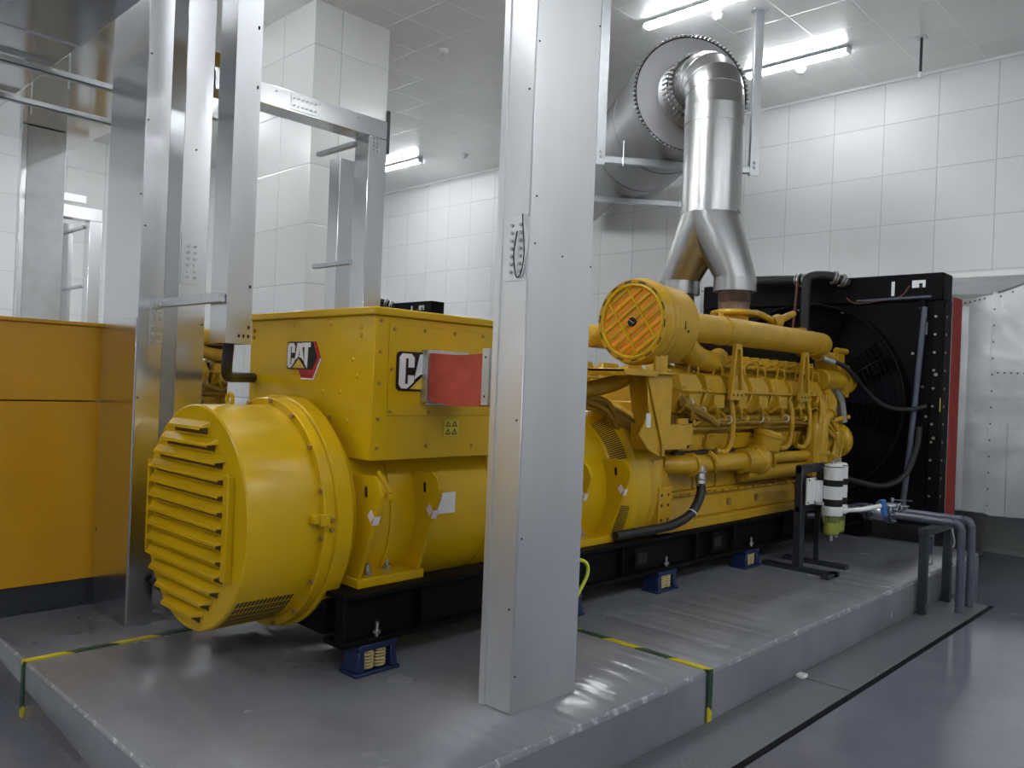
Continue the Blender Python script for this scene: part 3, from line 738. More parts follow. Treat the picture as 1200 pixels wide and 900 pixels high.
# front end: thermostat housings, water elbow, pump, damper
x = mb(E_).cyl((7.25, 3.12, 1.80), (7.72, 3.12, 1.80), .10, n=24); x.lathe((7.7, 3.12, 1.80), (1, 0, 0), [(0, .1), (0, .125), (.1, .13), (.14, .1), (.2, .1)], 24)
x.cyl((7.25, 3.15, 2.02), (7.76, 3.15, 2.02), .05, n=16); x.box(7.56, 7.72, 3.08, 3.3, 1.86, 2.06); x.cyl((7.6, 3.12, 2.09), (7.85, 3.12, 2.09), .028, n=12)
x.box(7.64, 7.7, 3.02, 3.22, 1.65, 1.95)
x.build('thermostat_housing', None, eng, .006, angle=.5)
x = mb(E_).tube([(7.02, 3.07, 1.62), (7.10, 3.02, 1.55), (7.04, 3.02, 1.47), (6.98, 3.02, 1.36), (6.98, 3.02, 1.2), (6.99, 3.03, 1.02)], .055, 16)
x.tube([(7.35, 3.1, 1.68), (7.3, 3.03, 1.6), (7.18, 3.0, 1.50), (7.08, 3.0, 1.42), (7.06, 3.0, 1.22), (7.06, 3.0, 1.0)], .06, 16)
x.lathe((7.06, 3.0, 1.15), (0, 0, 1), [(0, .06), (0, .085), (.03, .085), (.03, .06)], 20); x.lathe((7.17, 3.0, 1.49), (.5, .1, .4), [(0, .06), (0, .08), (.03, .08), (.03, .06)], 20)
x.box(6.92, 7.02, 3.0, 3.1, .95, 1.3)
x.build('water_elbow', None, eng)
for k in range(4):
    mb(E_).tube([(7.05 + .06 * k, 3.02, 1.66), (7.0 + .07 * k, 2.98, 1.52 - .02 * k), (6.98 + .1 * k, 2.98, 1.40), (7.2 + .09 * k, 2.98, 1.33 - .03 * k), (7.34 + .03 * k, 2.99, 1.25 - .06 * k), (7.3 + .02 * k, 3.0, 1.08)], .014, 8).build('hose_line', None, eng)
x = mb(E_).lathe((7.42, 3.12, 1.28), (.35, -1, .1), [(-.2, .15), (0, .16), (.03, .17), (.05, .13), (.12, .13), (.14, .1)], 28)
x.lathe((7.62, 3.14, 1.24), (1, -.1, .05), [(-.25, .12), (-.1, .14), (.02, .15), (.05, .17), (.10, .17), (.13, .12), (.16, .06)], 28)
x.cyl((7.5, 3.1, 1.1), (7.5, 3.1, .95), .07, n=18); x.box(7.35, 7.6, 3.15, 3.45, 1.0, 1.4); x.cyl((7.4, 3.05, 1.43), (7.66, 3.0, 1.47), .025, n=10)
x.cyl((7.28, 3.02, 1.06), (7.44, 3.06, 1.06), .085, n=20)
x.build('water_pump', None, eng, .006, angle=.5)
x = mb(E_).lathe((0, GY, 1.05), (1, 0, 0), [(7.3, .3), (7.3, .45), (7.45, .45), (7.46, .3), (7.55, .26), (7.62, .26), (7.62, .05)], 48); x.box(7.28, 7.45, 3.2, 4.24, .95, 1.75); x.build('front_gear_cover', None, eng, .006, angle=.5)
x = mb('bolt').tube([(7.45, 3.06, 1.72), (7.55, 3.04, 1.62), (7.6, 3.03, 1.42)], .045, 12); x.build('foil_wrapped_pipe', None, eng)
# flexible drain hose with silver fittings
x = mb('rubber').tube([(5.07, 3.0, 1.0), (5.05, 2.99, .92), (4.95, 3.0, .80), (4.76, 3.03, .735), (4.5, 3.07, .715), (4.25, 3.12, .70)], .032, 14)
h = x.build('drain_hose', None, eng)
mb('bolt').cyl((5.085, 3.02, 1.12), (5.07, 3.0, .985), .034, n=14).torus((5.075, 3.005, 1.03), (.1, .1, 1), .034, .008, 16, 6).torus((5.08, 3.01, 1.08), (.1, .1, 1), .034, .008, 16, 6).build('hose_fitting', None, h)
mb('label').torus((4.965, 3.0, .805), (.7, 0, .7), .034, .006, 16, 6).build('hose_band', None, h)

# ------------------------------------------------------------------ radiator
RX = 8.30; RY0, RY1 = 2.40, 4.96; RC = (RY0 + RY1) / 2; FZ = 1.60
rad = thing('radiator', 'tall black radiator with round fan shroud at the end of the front skid', 'radiator', (RX, RC, RZ))
n = 96; inner = circ(n, .98)
out = []
for u, v_ in inner:
    hy, hz0, hz1 = (RY1 - RY0) / 2, .56 - FZ, 2.60 - FZ
    k = min(hy / abs(u) if abs(u) > 1e-6 else 1e9, (hz1 / v_ if v_ > 1e-6 else 1e9), (hz0 / v_ if v_ < -1e-6 else 1e9))
    out.append((u * k, v_ * k))
x = mb('black').frame(out, inner, (RX, RC, FZ), (0, -1, 0), (0, 0, 1), (.03, 0, 0))
pn = x.build('front_panel', None, rad)
mb('black').box(RX - .03, RX + .24, RY0, RY1, 2.60, 2.865).build('top_tank', None, rad, .012)
build_each(mb('black').box(RX + .03, RX + .24, RY0 - .004, RY0 + .05, .56, 2.60).box(RX + .03, RX + .26, RY1 - .05, RY1 - .01, .56, 2.60).box(RX - .02, RX + .1, RY0, RY0 + .09, .56, 2.60).box(RX - .02, RX + .1, RY1 - .09, RY1, .56, 2.6), 'side_frame', rad, 0.005)
mb('core').box(RX + .14, RX + .25, RY0 + .06, RY1 - .06, .58, 2.59).build('cooling_core', None, rad)
mb('black').box(RX - .02, RX + .26, RY0, RY1, .46, .56).box(RX, RX + .2, 3.05, 3.3, .28, .46).box(RX, RX + .2, 4.1, 4.35, .28, .46).build('bottom_frame', None, rad, .006)
x = mb('black').lathe((0, RC, FZ), (1, 0, 0), [(RX + .03, .985), (RX - .14, .985), (RX - .15, 1.0), (RX - .14, 1.01), (RX + .0, 1.012), (RX + .0, .985)], 96, False)
sd = x.build('fan_shroud', None, rad, angle=.5)
x = mb('black')
for k in range(1, 19): x.torus((RX - .12, RC, FZ), (1, 0, 0), .98 * k / 19, .0035, 72, 5)
for k in range(12):
    a = 2 * PI * k / 12; x.bar((RX - .115, RC + .12 * math.cos(a), FZ + .12 * math.sin(a)), (RX - .115, RC + .985 * math.cos(a), FZ + .985 * math.sin(a)), .01, .01)
x.build('fan_guard', None, rad)
x = mb('black')
for k in range(8):
    a = 2 * PI * k / 8 + .2; d = V((0, math.cos(a), math.sin(a))); e = V((0, -math.sin(a), math.cos(a)))
    c = V((RX + .02, RC, FZ))
    x.hexa([c + d * .15 - e * .08 + V((-.04, 0, 0)), c + d * .9 - e * .13 + V((-.05, 0, 0)), c + d * .9 - e * .13 + V((-.044, 0, 0)), c + d * .15 - e * .08 + V((-.034, 0, 0)),
            c + d * .15 + e * .08 + V((.05, 0, 0)), c + d * .9 + e * .13 + V((.05, 0, 0)), c + d * .9 + e * .13 + V((.056, 0, 0)), c + d * .15 + e * .08 + V((.056, 0, 0))])
x.lathe((RX - .06, RC, FZ), (1, 0, 0), [(0, .1), (.02, .18), (.14, .18)], 32)
x.build('fan', None, rad)
x = mb('bolt')
for Y, Z in [(RY0 + .2, 2.54), (3.35, 2.52), (4.4, 2.45), (2.66, 2.1), (2.56, 1.78), (2.60, 1.62), (2.52, 1.5), (3.82, 2.56), (2.6, 1.2)]: x.cyl((RX, Y, Z), (RX - .01, Y, Z), .014, n=8)
for k in range(11):
    x.cyl((RX - .02, RY0 + .06, .75 + .17 * k), (RX - .03, RY0 + .06, .75 + .17 * k), .012, n=8)
    x.cyl((RX + .08, RY0, .75 + .17 * k), (RX + .08, RY0 - .01, .75 + .17 * k), .012, n=8)
    x.cyl((RX + .2, RY0 + .01, .75 + .17 * k), (RX + .2, RY0, .75 + .17 * k), .012, n=8)
for Z in (1.9, 1.3): x.cyl((RX - .02, RY0 + .04, Z), (RX - .03, RY0 + .04, Z), .016, n=8)
build_each(x, 'frame_bolt', rad, 0)
x = mb('zinc').box(RX - .034, RX - .03, 2.84, 2.87, 2.66, 2.80).box(RX - .036, RX - .03, 2.56, 2.68, 2.73, 2.80).use('hole').box(RX - .039, RX - .035, 2.585, 2.615, 2.7, 2.77).use('zinc').box(RX - .025, RX - .022, 2.53, 2.555, 2.28, 2.40)
x.use('stick').box(RX - .02, RX - .0, RY0 - .004, RY0, 1.55, 1.68)
build_each(x, 'tank_fitting', rad, 0)
x = mb('black').bar((RX - .035, 2.60, 2.72), (RX - .03, 2.56, 2.42), .05, .012, (1, 0, 0)); x.build('tank_strap', None, rad)
# top coolant hoses with clamps
x = mb('rubber')
x.tube([(8.08, 4.32, 2.87), (8.08, 4.0, 2.86), (8.08, 3.70, 2.845)], .05, 18, 0)
x.tube([(8.02, 3.62, 2.2), (8.02, 3.62, 2.6), (8.02, 3.615, 2.80), (8.04, 3.58, 2.865), (8.12, 3.48, 2.88), (8.2, 3.38, 2.855), (8.27, 3.30, 2.80)], .05, 18)
hz = x.build('coolant_hose', None, rad)
for p, ax in (((8.08, 3.72, 2.845), (0, 1, 0)), ((8.08, 3.64, 2.84), (0, 1, 0)), ((8.18, 3.405, 2.865), (.6, -.7, -.25)), ((8.23, 3.345, 2.835), (.6, -.7, -.35))):
    mb('bolt').torus(p, ax, .062, .014, 24, 8).torus(V(p) + V(ax) * .03, ax, .06, .009, 24, 6).build('hose_clamp', None, hz)
x = mb('rubber').tube([(7.3, 3.12, 2.0), (7.55, 3.0, 1.93), (7.9, 2.92, 1.70), (8.05, 2.80, 1.58), (8.12, 2.62, 1.56), (8.22, 2.50, 1.60)], .022, 10)
hb = x.build('bypass_hose', None, rad)
mb('bolt').cyl((7.3, 3.12, 2.0), (7.42, 3.06, 1.97), .03, n=12).build('hose_fitting', None, hb)
mb('rubber').tube([(7.5, 3.0, .92), (7.85, 2.75, .84), (8.1, 2.62, .95), (8.2, 2.56, 1.2), (8.22, 2.55, 1.4)], .028, 10).build('lower_hose', None, rad)
mb('pvc').tube([(8.26, 2.555, 2.54), (8.22, 2.60, 1.6), (8.2, 2.665, .64)], .026, 12).build('conduit', None, rad)
build_each(mb('copper').tube([(7.98, 3.70, 2.82), (7.96, 3.70, 2.6), (7.95, 3.72, 2.24)], .012, 8).tube([(RX - .05, 3.3, 2.66), (RX - .04, 3.2, 2.60), (RX - .04, 2.95, 2.62), (RX - .04, 2.78, 2.65), (RX - .04, 2.70, 2.75)], .008, 8), 'sensor_cable', rad)
mb('pvc').bar((RX - .04, 3.2, 2.625), (RX - .04, 2.50, 2.64), .02, .02).build('cable_rail', None, rad)

# ------------------------------------------------------------------ exhaust wye, riser and elbow
PX, PY = 6.29, 3.73; PR = .255
U = V((.63, .777, 0)).normalized()
ex = thing('exhaust_riser', 'large stainless exhaust pipe rising from two forked legs above the engine', 'exhaust pipe', (PX, PY, 2.3))
ris = mb('inox').lathe((PX, PY, 3.2), (0, 0, 1), [(0, PR), (.0, PR + .004), (.02, PR + .004), (.02, PR), (.78, PR), (.78, PR + .005), (.80, PR + .005), (.80, PR + .003), (.93, PR + .003), (.93, PR)], 48, False).build('riser', None, ex, angle=.5)
# lobster-back elbow
Rb = .36; cz = 4.13; segs = 5; L = []
W = V((U.y, -U.x, 0))
for i in range(segs + 1):
    a = PI / 2 * i / segs
    c = V((PX, PY, cz)) + U * (Rb - Rb * math.cos(a)) + V((0, 0, Rb * math.sin(a)))
    d = U * math.cos(a) * -1 + V((0, 0, math.sin(a)))          # radial direction in the bend plane
    d = (U * -math.cos(a) + V((0, 0, math.sin(a))))
    L.append([c + (d * math.cos(2 * PI * k / 48) + W * math.sin(2 * PI * k / 48)) * PR for k in range(48)])
elb = mb('inox').rings(L, False).build('elbow', None, ex, angle=.25)
x = mb('inox')
for i in range(0, segs + 1):
    a = PI / 2 * i / segs; c = V((PX, PY, cz)) + U * (Rb - Rb * math.cos(a)) + V((0, 0, Rb * math.sin(a)))
    x.torus(c, V((0, 0, math.cos(a))) + U * math.sin(a), PR, .004, 48, 6)
build_each(x, 'elbow_seam', elb, 0)
# forked legs: lofts from the riser ring to the two turbo outlets
x = mb('inox')
for s, y in ((-1, 3.47), (1, 4.02)):
    rings = []
    for i in range(11):
        t = i / 10; z = 3.2 - t * .57; r = PR + (.175 - PR) * t; cy = PY + (y - PY) * t
        sx = 1 - .0 * t
        R_ = []
        for k in range(48):
            a = 2 * PI * k / 48
            yy = cy + r * math.cos(a); 
            if t < 1: yy = min(yy, PY + .0) if (s < 0 and t < .0) else yy
            R_.append((PX + r * math.sin(a), yy, z))
        rings.append(R_)
    x.rings(rings, False)
    x.lathe((PX, y, 2.63), (0, 0, -1), [(0, .175), (0, .18), (.115, .18), (.12, .13)], 40, False)
x.build('forked_leg', None, ex, angle=.5)
for y in (3.47, 4.02):
    x = mb('bellows'); P = []
    for k in range(7): P += [(.10 + .012 * k, .128), (.106 + .012 * k, .138)]
    x.lathe((PX, y, 2.60), (0, 0, -1), [(.0, .12)] + P + [(.19, .13), (.26, .13)], 36, False); x.build('bellows', None, ex, angle=.9)
x = mb('inox').bar((PX - .01, PY - .262, 3.21), (PX + .02, PY - .262, 3.21), .03, .02); x.build('band_clasp', None, ex)

# ------------------------------------------------------------------ muffler
MC = V((PX, PY, cz + Rb)) + U * (Rb + .30)
mu = thing('muffler', 'big stainless clad muffler cylinder hung near the ceiling behind the exhaust elbow', 'muffler', MC)
MR = .555
mb('lag').lathe(MC, U, [(0, MR), (2.35, MR)], 72, False).lathe(MC, U, [(2.35, MR), (2.36, MR * .98), (2.62, .3)], 72).build('shell', None, mu, angle=.5)
mb('lag').lathe(MC, U, [(-.012, .1), (-.012, MR - .006), (0, MR - .006)], 72).lathe(MC, U, [(-.30, .262), (-.28, .262), (-.06, .30), (-.01, .33)], 48, False).build('end_plate', None, mu, angle=.5)
ew = V((0, 0, 1)); eh_ = U.cross(ew)
x = mb('inox')
for k in range(84):
    a = 2 * PI * k / 84; d = ew * math.cos(a) + eh_ * math.sin(a); t = ew * -math.sin(a) + eh_ * math.cos(a)
    x.obox(MC + d * (MR + .004) - U * .004, t, U, d, .0135, .026, .009)
x.build('crimped_edge', None, mu, .002)
mb('hole').torus(MC - U * .012, U, MR - .012, .006, 72, 6).build('edge_gap', None, mu)
x = mb('inox')
for k in range(40):
    a = 2 * PI * k / 40; d = ew * math.cos(a) + eh_ * math.sin(a); t = ew * -math.sin(a) + eh_ * math.cos(a)
    x.obox(MC + d * .30 - U * .13, t, U + d * .2, d, .018, .045, .012)
    x.obox(MC + d * .282 - U * .235, t, U - d * .2, d, .017, .04, .011)
x.build('neck_collar', None, mu, .003)
x = mb('inox')
for t_ in (.8, 1.6): x.torus(MC + U * t_, U, MR, .006, 72, 6)
x.bar(MC + U * .45 - eh_ * -.40 + ew * -.38, MC + U * .6 - eh_ * -.40 + ew * -.40, .02, .12)
build_each(x, 'shell_seam', mu, 0)
tl = MC + U * 2.62
mb('inox').cyl(tl, tl + U * ((WX - tl.x) / U.x - .45), .3, n=40).build('tail_pipe', None, mu)
# hanger frames: two zinc struts and a cross bar each
def hanger(dist, lab, zb):
    c = MC + U * dist; h = .79
    t = thing('muffler_hanger', lab, 'hanger', (c.x, c.y, zb))
    Wd = V((U.y, -U.x, 0))
    for s in (-1, 1):
        p = c + Wd * s * h
        x = mb('zinc')
        x.obox((p.x, p.y, (HC + zb) / 2), Wd, U, (0, 0, 1), .045, .003, (HC - zb) / 2)
        for q in (-.042, .042): x.obox(V((p.x, p.y, (HC + zb) / 2)) + Wd * q + U * .025, Wd, U, (0, 0, 1), .003, .025, (HC - zb) / 2)
        x.obox((p.x, p.y, HC - .01), Wd, U, (0, 0, 1), .08, .05, .008)
        x.use('bolt').hexbolt(V((p.x, p.y, zb + .08)) - U * .003, -U, .016, .02).hexbolt(V((p.x, p.y, zb + .13)) - U * .003, -U, .016, .02)
        x.build('strut', None, t, .002)
    x = mb('zinc')
    x.obox(V((c.x, c.y, MC.z - MR - .035)) + U * .03, Wd, U, (0, 0, 1), h + .05, .028, .03)
    x.obox(V((c.x, c.y, MC.z - MR - .003)) + U * .06, Wd, U, (0, 0, 1), h + .05, .06, .003)
    x.build('cross_bar', None, t, .002)
    for s in (-1, 1):
        p = V((c.x, c.y, MC.z - MR)) + Wd * s * .56
        mb('zinc').cyl(p - V((0, 0, .09)), p + V((0, 0, .16)), .007, n=8).build('threaded_rod', None, t)
hanger(.30, 'zinc strut hanger with cross bar beneath the front of the muffler', MC.z - MR - .09)
hanger(1.95, 'zinc strut hanger carrying the rear end of the muffler', MC.z - MR - .09)

# ------------------------------------------------------------------ red connector and plenum
fx = thing('flexible_duct_connector', 'dark red canvas duct connector between black radiator and grey sheet metal plenum', 'duct connector', (8.64, RC, .6))
x = mb('red'); A = []
for t in range(7):
    X = 8.55 + t * .32 / 6; b = .012 * math.sin(PI * t / 6)
    A.append([(X, RY0 - .002 - b, .53), (X, RY1 + .002 + b, .53), (X, RY1 + .002 + b, 2.66), (X, RY0 - .002 - b, 2.66)])
x.rings(A, False).build('canvas_sleeve', None, fx)
for X in (8.543, 8.862):
    x = mb('zinc'); a, b = RY0 - .004, RY1 + .004
    x.frame([(a, .52), (b, .52), (b, 2.67), (a, 2.67)], [(a + .05, .57), (b - .05, .57), (b - .05, 2.62), (a + .05, 2.62)], (X, 0, 0), (0, 1, 0), (0, 0, 1), (.014, 0, 0))
    x.build('clamping_frame', None, fx)
pl = thing('exhaust_air_plenum', 'dented grey sheet metal air plenum joining the radiator to the end wall', 'air duct', (9.4, RC, .6))
plan = [(8.88, 2.375, 2.66), (8.945, 2.18, 2.715), (8.975, 2.09, 2.725), (9.13, 1.62, 2.93), (9.36, .95, 3.0), (WX - .03, .95, 3.05), (WX - .03, 5.5, 3.05), (9.1, 5.5, 2.95), (8.88, 4.985, 2.66)]
x = mb('plenum')
x.rings([[(a, b, .575 - .02 * (i > 1)) for i, (a, b, c) in enumerate(plan)], [(a, b, c) for a, b, c in plan]])
pb = x.build('sheet_body', None, pl, .004)
def on_edge(i, t, z=None):
    a, b = V(plan[i]), V(plan[i + 1]); p = a.lerp(b, t); return V((p.x, p.y, p.z if z is None else z))
x = mb('darkrivet')
nrm = V((-.95, -.31, 0))
for z in [.65 + .16 * k for k in range(13)]:
    x.cyl(on_edge(1, .5, z), on_edge(1, .5, z) + nrm * .008, .009, n=8); x.cyl(on_edge(0, .06, z), on_edge(0, .06, z) + nrm * .008, .007, n=8)
for k in range(9): x.cyl(on_edge(2, k / 9, 1.95), on_edge(2, k / 9, 1.95) + nrm * .008, .009, n=8)
for i in (0, 2):
    for k in range(5): p = on_edge(i, k / 5) - V((0, 0, .03)); x.cyl(p, p + nrm * .008, .009, n=8)
build_each(x, 'rivet', pb, 0)
x = mb('plenum')
p0, p1 = on_edge(1, .5, .58), on_edge(1, .5, 2.74); x.obox((p0 + p1) / 2 + nrm * .003, V((.31, -.95, 0)), nrm, (0, 0, 1), .02, .003, 1.08)
p0, p1 = on_edge(2, .28, .58), on_edge(2, .98, 1.46); c = (p0 + p1) / 2; x.obox(c + nrm * .008, V((.31, -.95, 0)), nrm, (0, 0, 1), .21, .008, .44)
x.obox(on_edge(0, .03, 1.6) + nrm * .004, V((.31, -.95, 0)), nrm, (0, 0, 1), .03, .004, 1.0)
build_each(x, 'seam_strip', pb, 0)
build_each(mb('plenum').box(9.35, 9.45, 1.4, 1.5, 0, .55).box(9.35, 9.45, 4.8, 4.9, 0, .55).box(WX - .3, WX - .2, 2.4, 4.8, 0, .55), 'support_leg', pl, 0)

# ------------------------------------------------------------------ cable trunks
def trunk_box(x0, x1, y0, y1, z0, z1): return mb('steel').box(x0, x1, y0, y1, z0, z1)
def bolt_grid(x, face, a0, b0, da, db, na, nb, at, r=.008):
    for i in range(na):
        for j in range(nb):
            if face == 'x': x.cyl((at, a0 + i * da, b0 + j * db), (at - .008, a0 + i * da, b0 + j * db), r, n=8)
            else: x.cyl((a0 + i * da, at, b0 + j * db), (a0 + i * da, at - .008, b0 + j * db), r, n=8)
    return x
# front trunk, in the middle of the picture
ft = thing('cable_duct', 'wide grey steel cable trunk standing on plinth in front of the generator', 'cable trunk', (2.72, 2.42, HP), 'upright steel cable trunks')
TX0, TX1, TY0, TY1 = 2.487, 2.91, 2.33, 2.515
fb = mb('galv').box(TX0, TX1, TY0, TY1, HP, HC).build('trunk_body', None, ft, .003)
x = mb('galv').box(TX0 - .004, TX0, TY0 + .004, TY1 - .045, HP + .01, 2.10).box(TX0 - .004, TX0, TY0 + .004, TY1 - .045, 2.36, HC).build('trunk_lid', None, ft, .0015)
build_each(mb('galv').box(TX0 - .009, TX0 + .01, TY1 - .03, TY1 + .006, HP, HC).box(TX1 - .01, TX1 + .008, TY0 + .1, TY1 + .004, 2.6, HC), 'flange_strip', ft, 0.002)
mb('galv').box(TX0 - .006, TX0, TY0 + .01, TY1 - .045, 2.09, 2.37).build('joint_plate', None, ft, .0015)
x = mb('bolt'); bolt_grid(x, 'x', 2.375, 2.13, .05, .033, 2, 7, TX0 - .006, .008); build_each(x, 'joint_bolt', ft, 0)
x = mb('hole')
for z in (.7, 1.5, 2.9, 3.3): x.cyl((TX0 - .0042, 2.36, z), (TX0 - .006, 2.36, z), .005, n=8)
for X, z in ((2.50, .42), (2.52, 2.25), (2.52, 2.45), (2.90, 2.2), (2.70, 2.22), (2.50, 3.1), (2.90, 3.3), (2.51, 1.0)): x.cyl((X, TY0, z), (X, TY0 - .003, z), .004, n=8)
build_each(x, 'rivet_hole', ft, 0)
mb('rubber').tube([(TX0 - .012, 2.365, 2.37), (TX0 - .02, 2.35, 2.30), (TX0 - .015, 2.345, 2.2), (TX0 - .015, 2.36, 2.12), (TX0 - .012, 2.39, 2.11), (TX0 - .02, 2.40, 2.2), (TX0 - .015, 2.39, 2.3)], .003, 6).build('bonding_wire', None, ft)
# trunk pair on the left
la = thing('cable_duct', 'broad floor standing steel trunk beside the amber cabinet on the left', 'cable trunk', (1.8, 4.75, HP), 'upright steel cable trunks')
trunk_box(1.737, 1.872, 4.49, 5.0, HP, HC).build('trunk_body', None, la, .003)
mb('steel').box(1.733, 1.737, 4.50, 4.99, HP + .01, 1.93).build('trunk_lid', None, la, .001)
x = mb('steel').box(1.80, 1.868, 4.484, 4.49, 1.78, 2.06); x.use('bolt'); bolt_grid(x, 'y', 1.815, 1.81, .035, .04, 2, 6, 4.484, .008); x.build('joint_plate', None, la)
x = mb('hole')
for X, z in ((1.755, 3.36), (1.755, 2.43), (1.75, 1.5), (1.86, 2.05), (1.75, 3.0)): x.cyl((X, 4.49, z), (X, 4.487, z), .005, n=8)
for Y, z in ((4.97, .72), (4.51, 2.6), (4.52, .46)): x.cyl((1.733, Y, z), (1.73, Y, z), .006, n=8)
build_each(x, 'rivet_hole', la, 0)
lb = thing('cable_duct', 'narrow floor standing steel trunk just right of the broad left trunk', 'cable trunk', (2.02, 4.6, HP), 'upright steel cable trunks')
trunk_box(1.948, 2.108, 4.49, 4.75, HP, HC).build('trunk_body', None, lb, .003)
x = mb('steel').box(1.955, 2.06, 4.484, 4.49, 2.14, 2.42); x.use('bolt'); bolt_grid(x, 'y', 1.995, 2.18, .04, .035, 2, 6, 4.484, .008); x.build('joint_plate', None, lb)
x = mb('hole')
for X, z in ((2.09, 1.92), (2.02, 2.90)): x.cyl((X, 4.49, z), (X, 4.487, z), .005, n=8)
build_each(x, 'rivet_hole', lb, 0)
hc = thing('cable_duct', 'steel cable trunk hanging from above with open lower end over the alternator', 'cable trunk', (1.97, 3.9, 1.8), 'upright steel cable trunks')
x = mb('steel')
x.frame([(1.90, 3.815), (2.036, 3.815), (2.036, 3.99), (1.90, 3.99)], [(1.904, 3.819), (2.032, 3.819), (2.032, 3.986), (1.904, 3.986)], (0, 0, 1.80), (1, 0, 0), (0, 1, 0), (0, 0, HC - 1.80)).build('trunk_body', None, hc)
x = mb('hole')
for X, z in ((1.97, 1.84), (1.995, 1.84), (2.02, 1.84), (2.02, 1.885), (2.02, 2.09), (2.02, 3.1), (2.015, 3.4)): x.box(X - .004, X + .004, 3.812, 3.8155, z - .008, z + .008)
build_each(x, 'fixing_slot', hc, 0)
tag(mb('zinc').box(1.862, 1.898, 3.83, 4.484, 2.0, 2.045).build('strut_channel', bevel=.002), 'short zinc channel linking the hanging trunk to the left trunk pair', 'channel')
tag(mb('rubber').tube([(1.975, 3.93, 1.9), (1.975, 3.93, 1.78), (1.98, 3.95, 1.68), (2.02, 4.01, 1.635), (2.12, 4.12, 1.63), (2.22, 4.2, 1.63), (2.295, 4.255, 1.63)], .028, 14).build('power_cable'), 'thick black cable curving from the hanging trunk into the terminal box', 'cable')
# portal: beam and leg crossing above the set
po = thing('cable_duct_portal', 'steel trunk portal with beam and upright leg behind the terminal box', 'cable trunk', (2.7, 4.55, HP))
trunk_box(2.115, 3.335, 4.49, 4.65, 3.275, 3.40).build('beam', None, po, .003)
mb('steel').box(2.115, 3.03, 4.62, 4.66, 3.40, 3.445).build('beam_lip', None, po, .002)
trunk_box(3.19, 3.335, 4.49, 4.65, HP, 3.275).build('leg', None, po, .003)
x = mb('steel').box(2.60, 2.80, 4.484, 4.49, 3.29, 3.385); x.use('bolt'); bolt_grid(x, 'y', 2.62, 3.315, .03, .045, 6, 2, 4.484, .006); x.build('joint_plate', None, po)
x = mb('bolt'); bolt_grid(x, 'y', 3.235, 3.19, .03, .025, 2, 4, 4.49, .006); bolt_grid(x, 'y', 2.2, 3.37, .3, .1, 4, 1, 4.49, .005); build_each(x, 'joint_bolt', po, 0)
for z in (3.245, 2.44): mb('zinc').bar((3.19, 4.65, z), (3.19, 5.1, z), .04, .03).build('bracket_arm', None, po, .002)
trunk_box(3.44, 3.585, 5.2, 5.34, HP, 3.30).build('rear_leg', None, po, .003)
# trunk and portal of the next bay
ld = thing('cable_duct', 'distant reflective steel trunk rising behind the amber cabinet', 'cable trunk', (2.25, 8.1, HP), 'upright steel cable trunks')
mb('zinc').box(2.10, 2.41, 8.0, 8.25, 0, 3.745).build('trunk_body', None, ld, .003)
build_each(mb('steel').box(2.06, 2.10, 8.0, 8.04, 0, 3.745), 'flange_strip', ld, 0.002)
p2 = thing('cable_duct_portal', 'small distant steel trunk portal seen above the amber cabinet', 'cable trunk', (2.8, 9.05, 0))
trunk_box(2.42, 3.08, 9.0, 9.15, 3.17, 3.30).build('beam', None, p2, .003)
mb('steel').box(2.42, 2.96, 9.13, 9.17, 3.36, 3.44).build('beam_lip', None, p2, .002)
trunk_box(2.96, 3.08, 9.0, 9.15, 0, 3.17).build('leg', None, p2, .003)
for z in (3.12, 2.5): mb('zinc').bar((2.96, 9.15, z), (2.96, 9.6, z), .04, .03).build('bracket_arm', None, p2, .002)
trunk_box(2.86, 2.99, 9.6, 9.75, 0, 3.2).build('rear_leg', None, p2, .003)
mb('zinc').box(2.08, 2.4, 8.7, 8.72, 0, .01).build('foot_plate', None, p2)
# overhead ducts
od = thing('overhead_duct', 'wide mirror-like steel duct overhead in the upper left corner', 'duct', (.9, 5.6, 3.5))
x = mb('mirror').box(.2, 1.585, 3.2, 8.0, 3.5, 3.9).build('duct_body', None, od, .004)
build_each(mb('steel').box(.2, 1.585, 5.1, 5.12, 3.494, 3.5).box(.2, 1.585, 6.8, 6.82, 3.494, 3.5), 'duct_seam', od)
o2 = thing('overhead_duct', 'second overhead steel duct behind the left trunk pair', 'duct', (2.2, 7., 3.75))
mb('mirror').box(1.80, 2.65, 5.15, 8.6, 3.75, 4.1).build('duct_body', None, o2, .004)
for Y, lab in ((5.58, 'zinc angle bar under the overhead ducts nearest the camera'), (6.35, 'zinc angle bar under the overhead ducts further back')):
    t = thing('support_angle', lab, 'bracket', (1.3, Y, 3.46), 'angle bars under the overhead ducts')
    mb('zinc').box(-.1, 2.75, Y, Y + .05, 3.455, 3.461).box(-.1, 2.75, Y, Y + .006, 3.455, 3.494).build('angle_bar', None, t)
    for X in (1.69, 2.72): mb('zinc').cyl((X, Y + .028, 3.40), (X, Y + .028, HC), .006, n=8).build('threaded_rod', None, t)

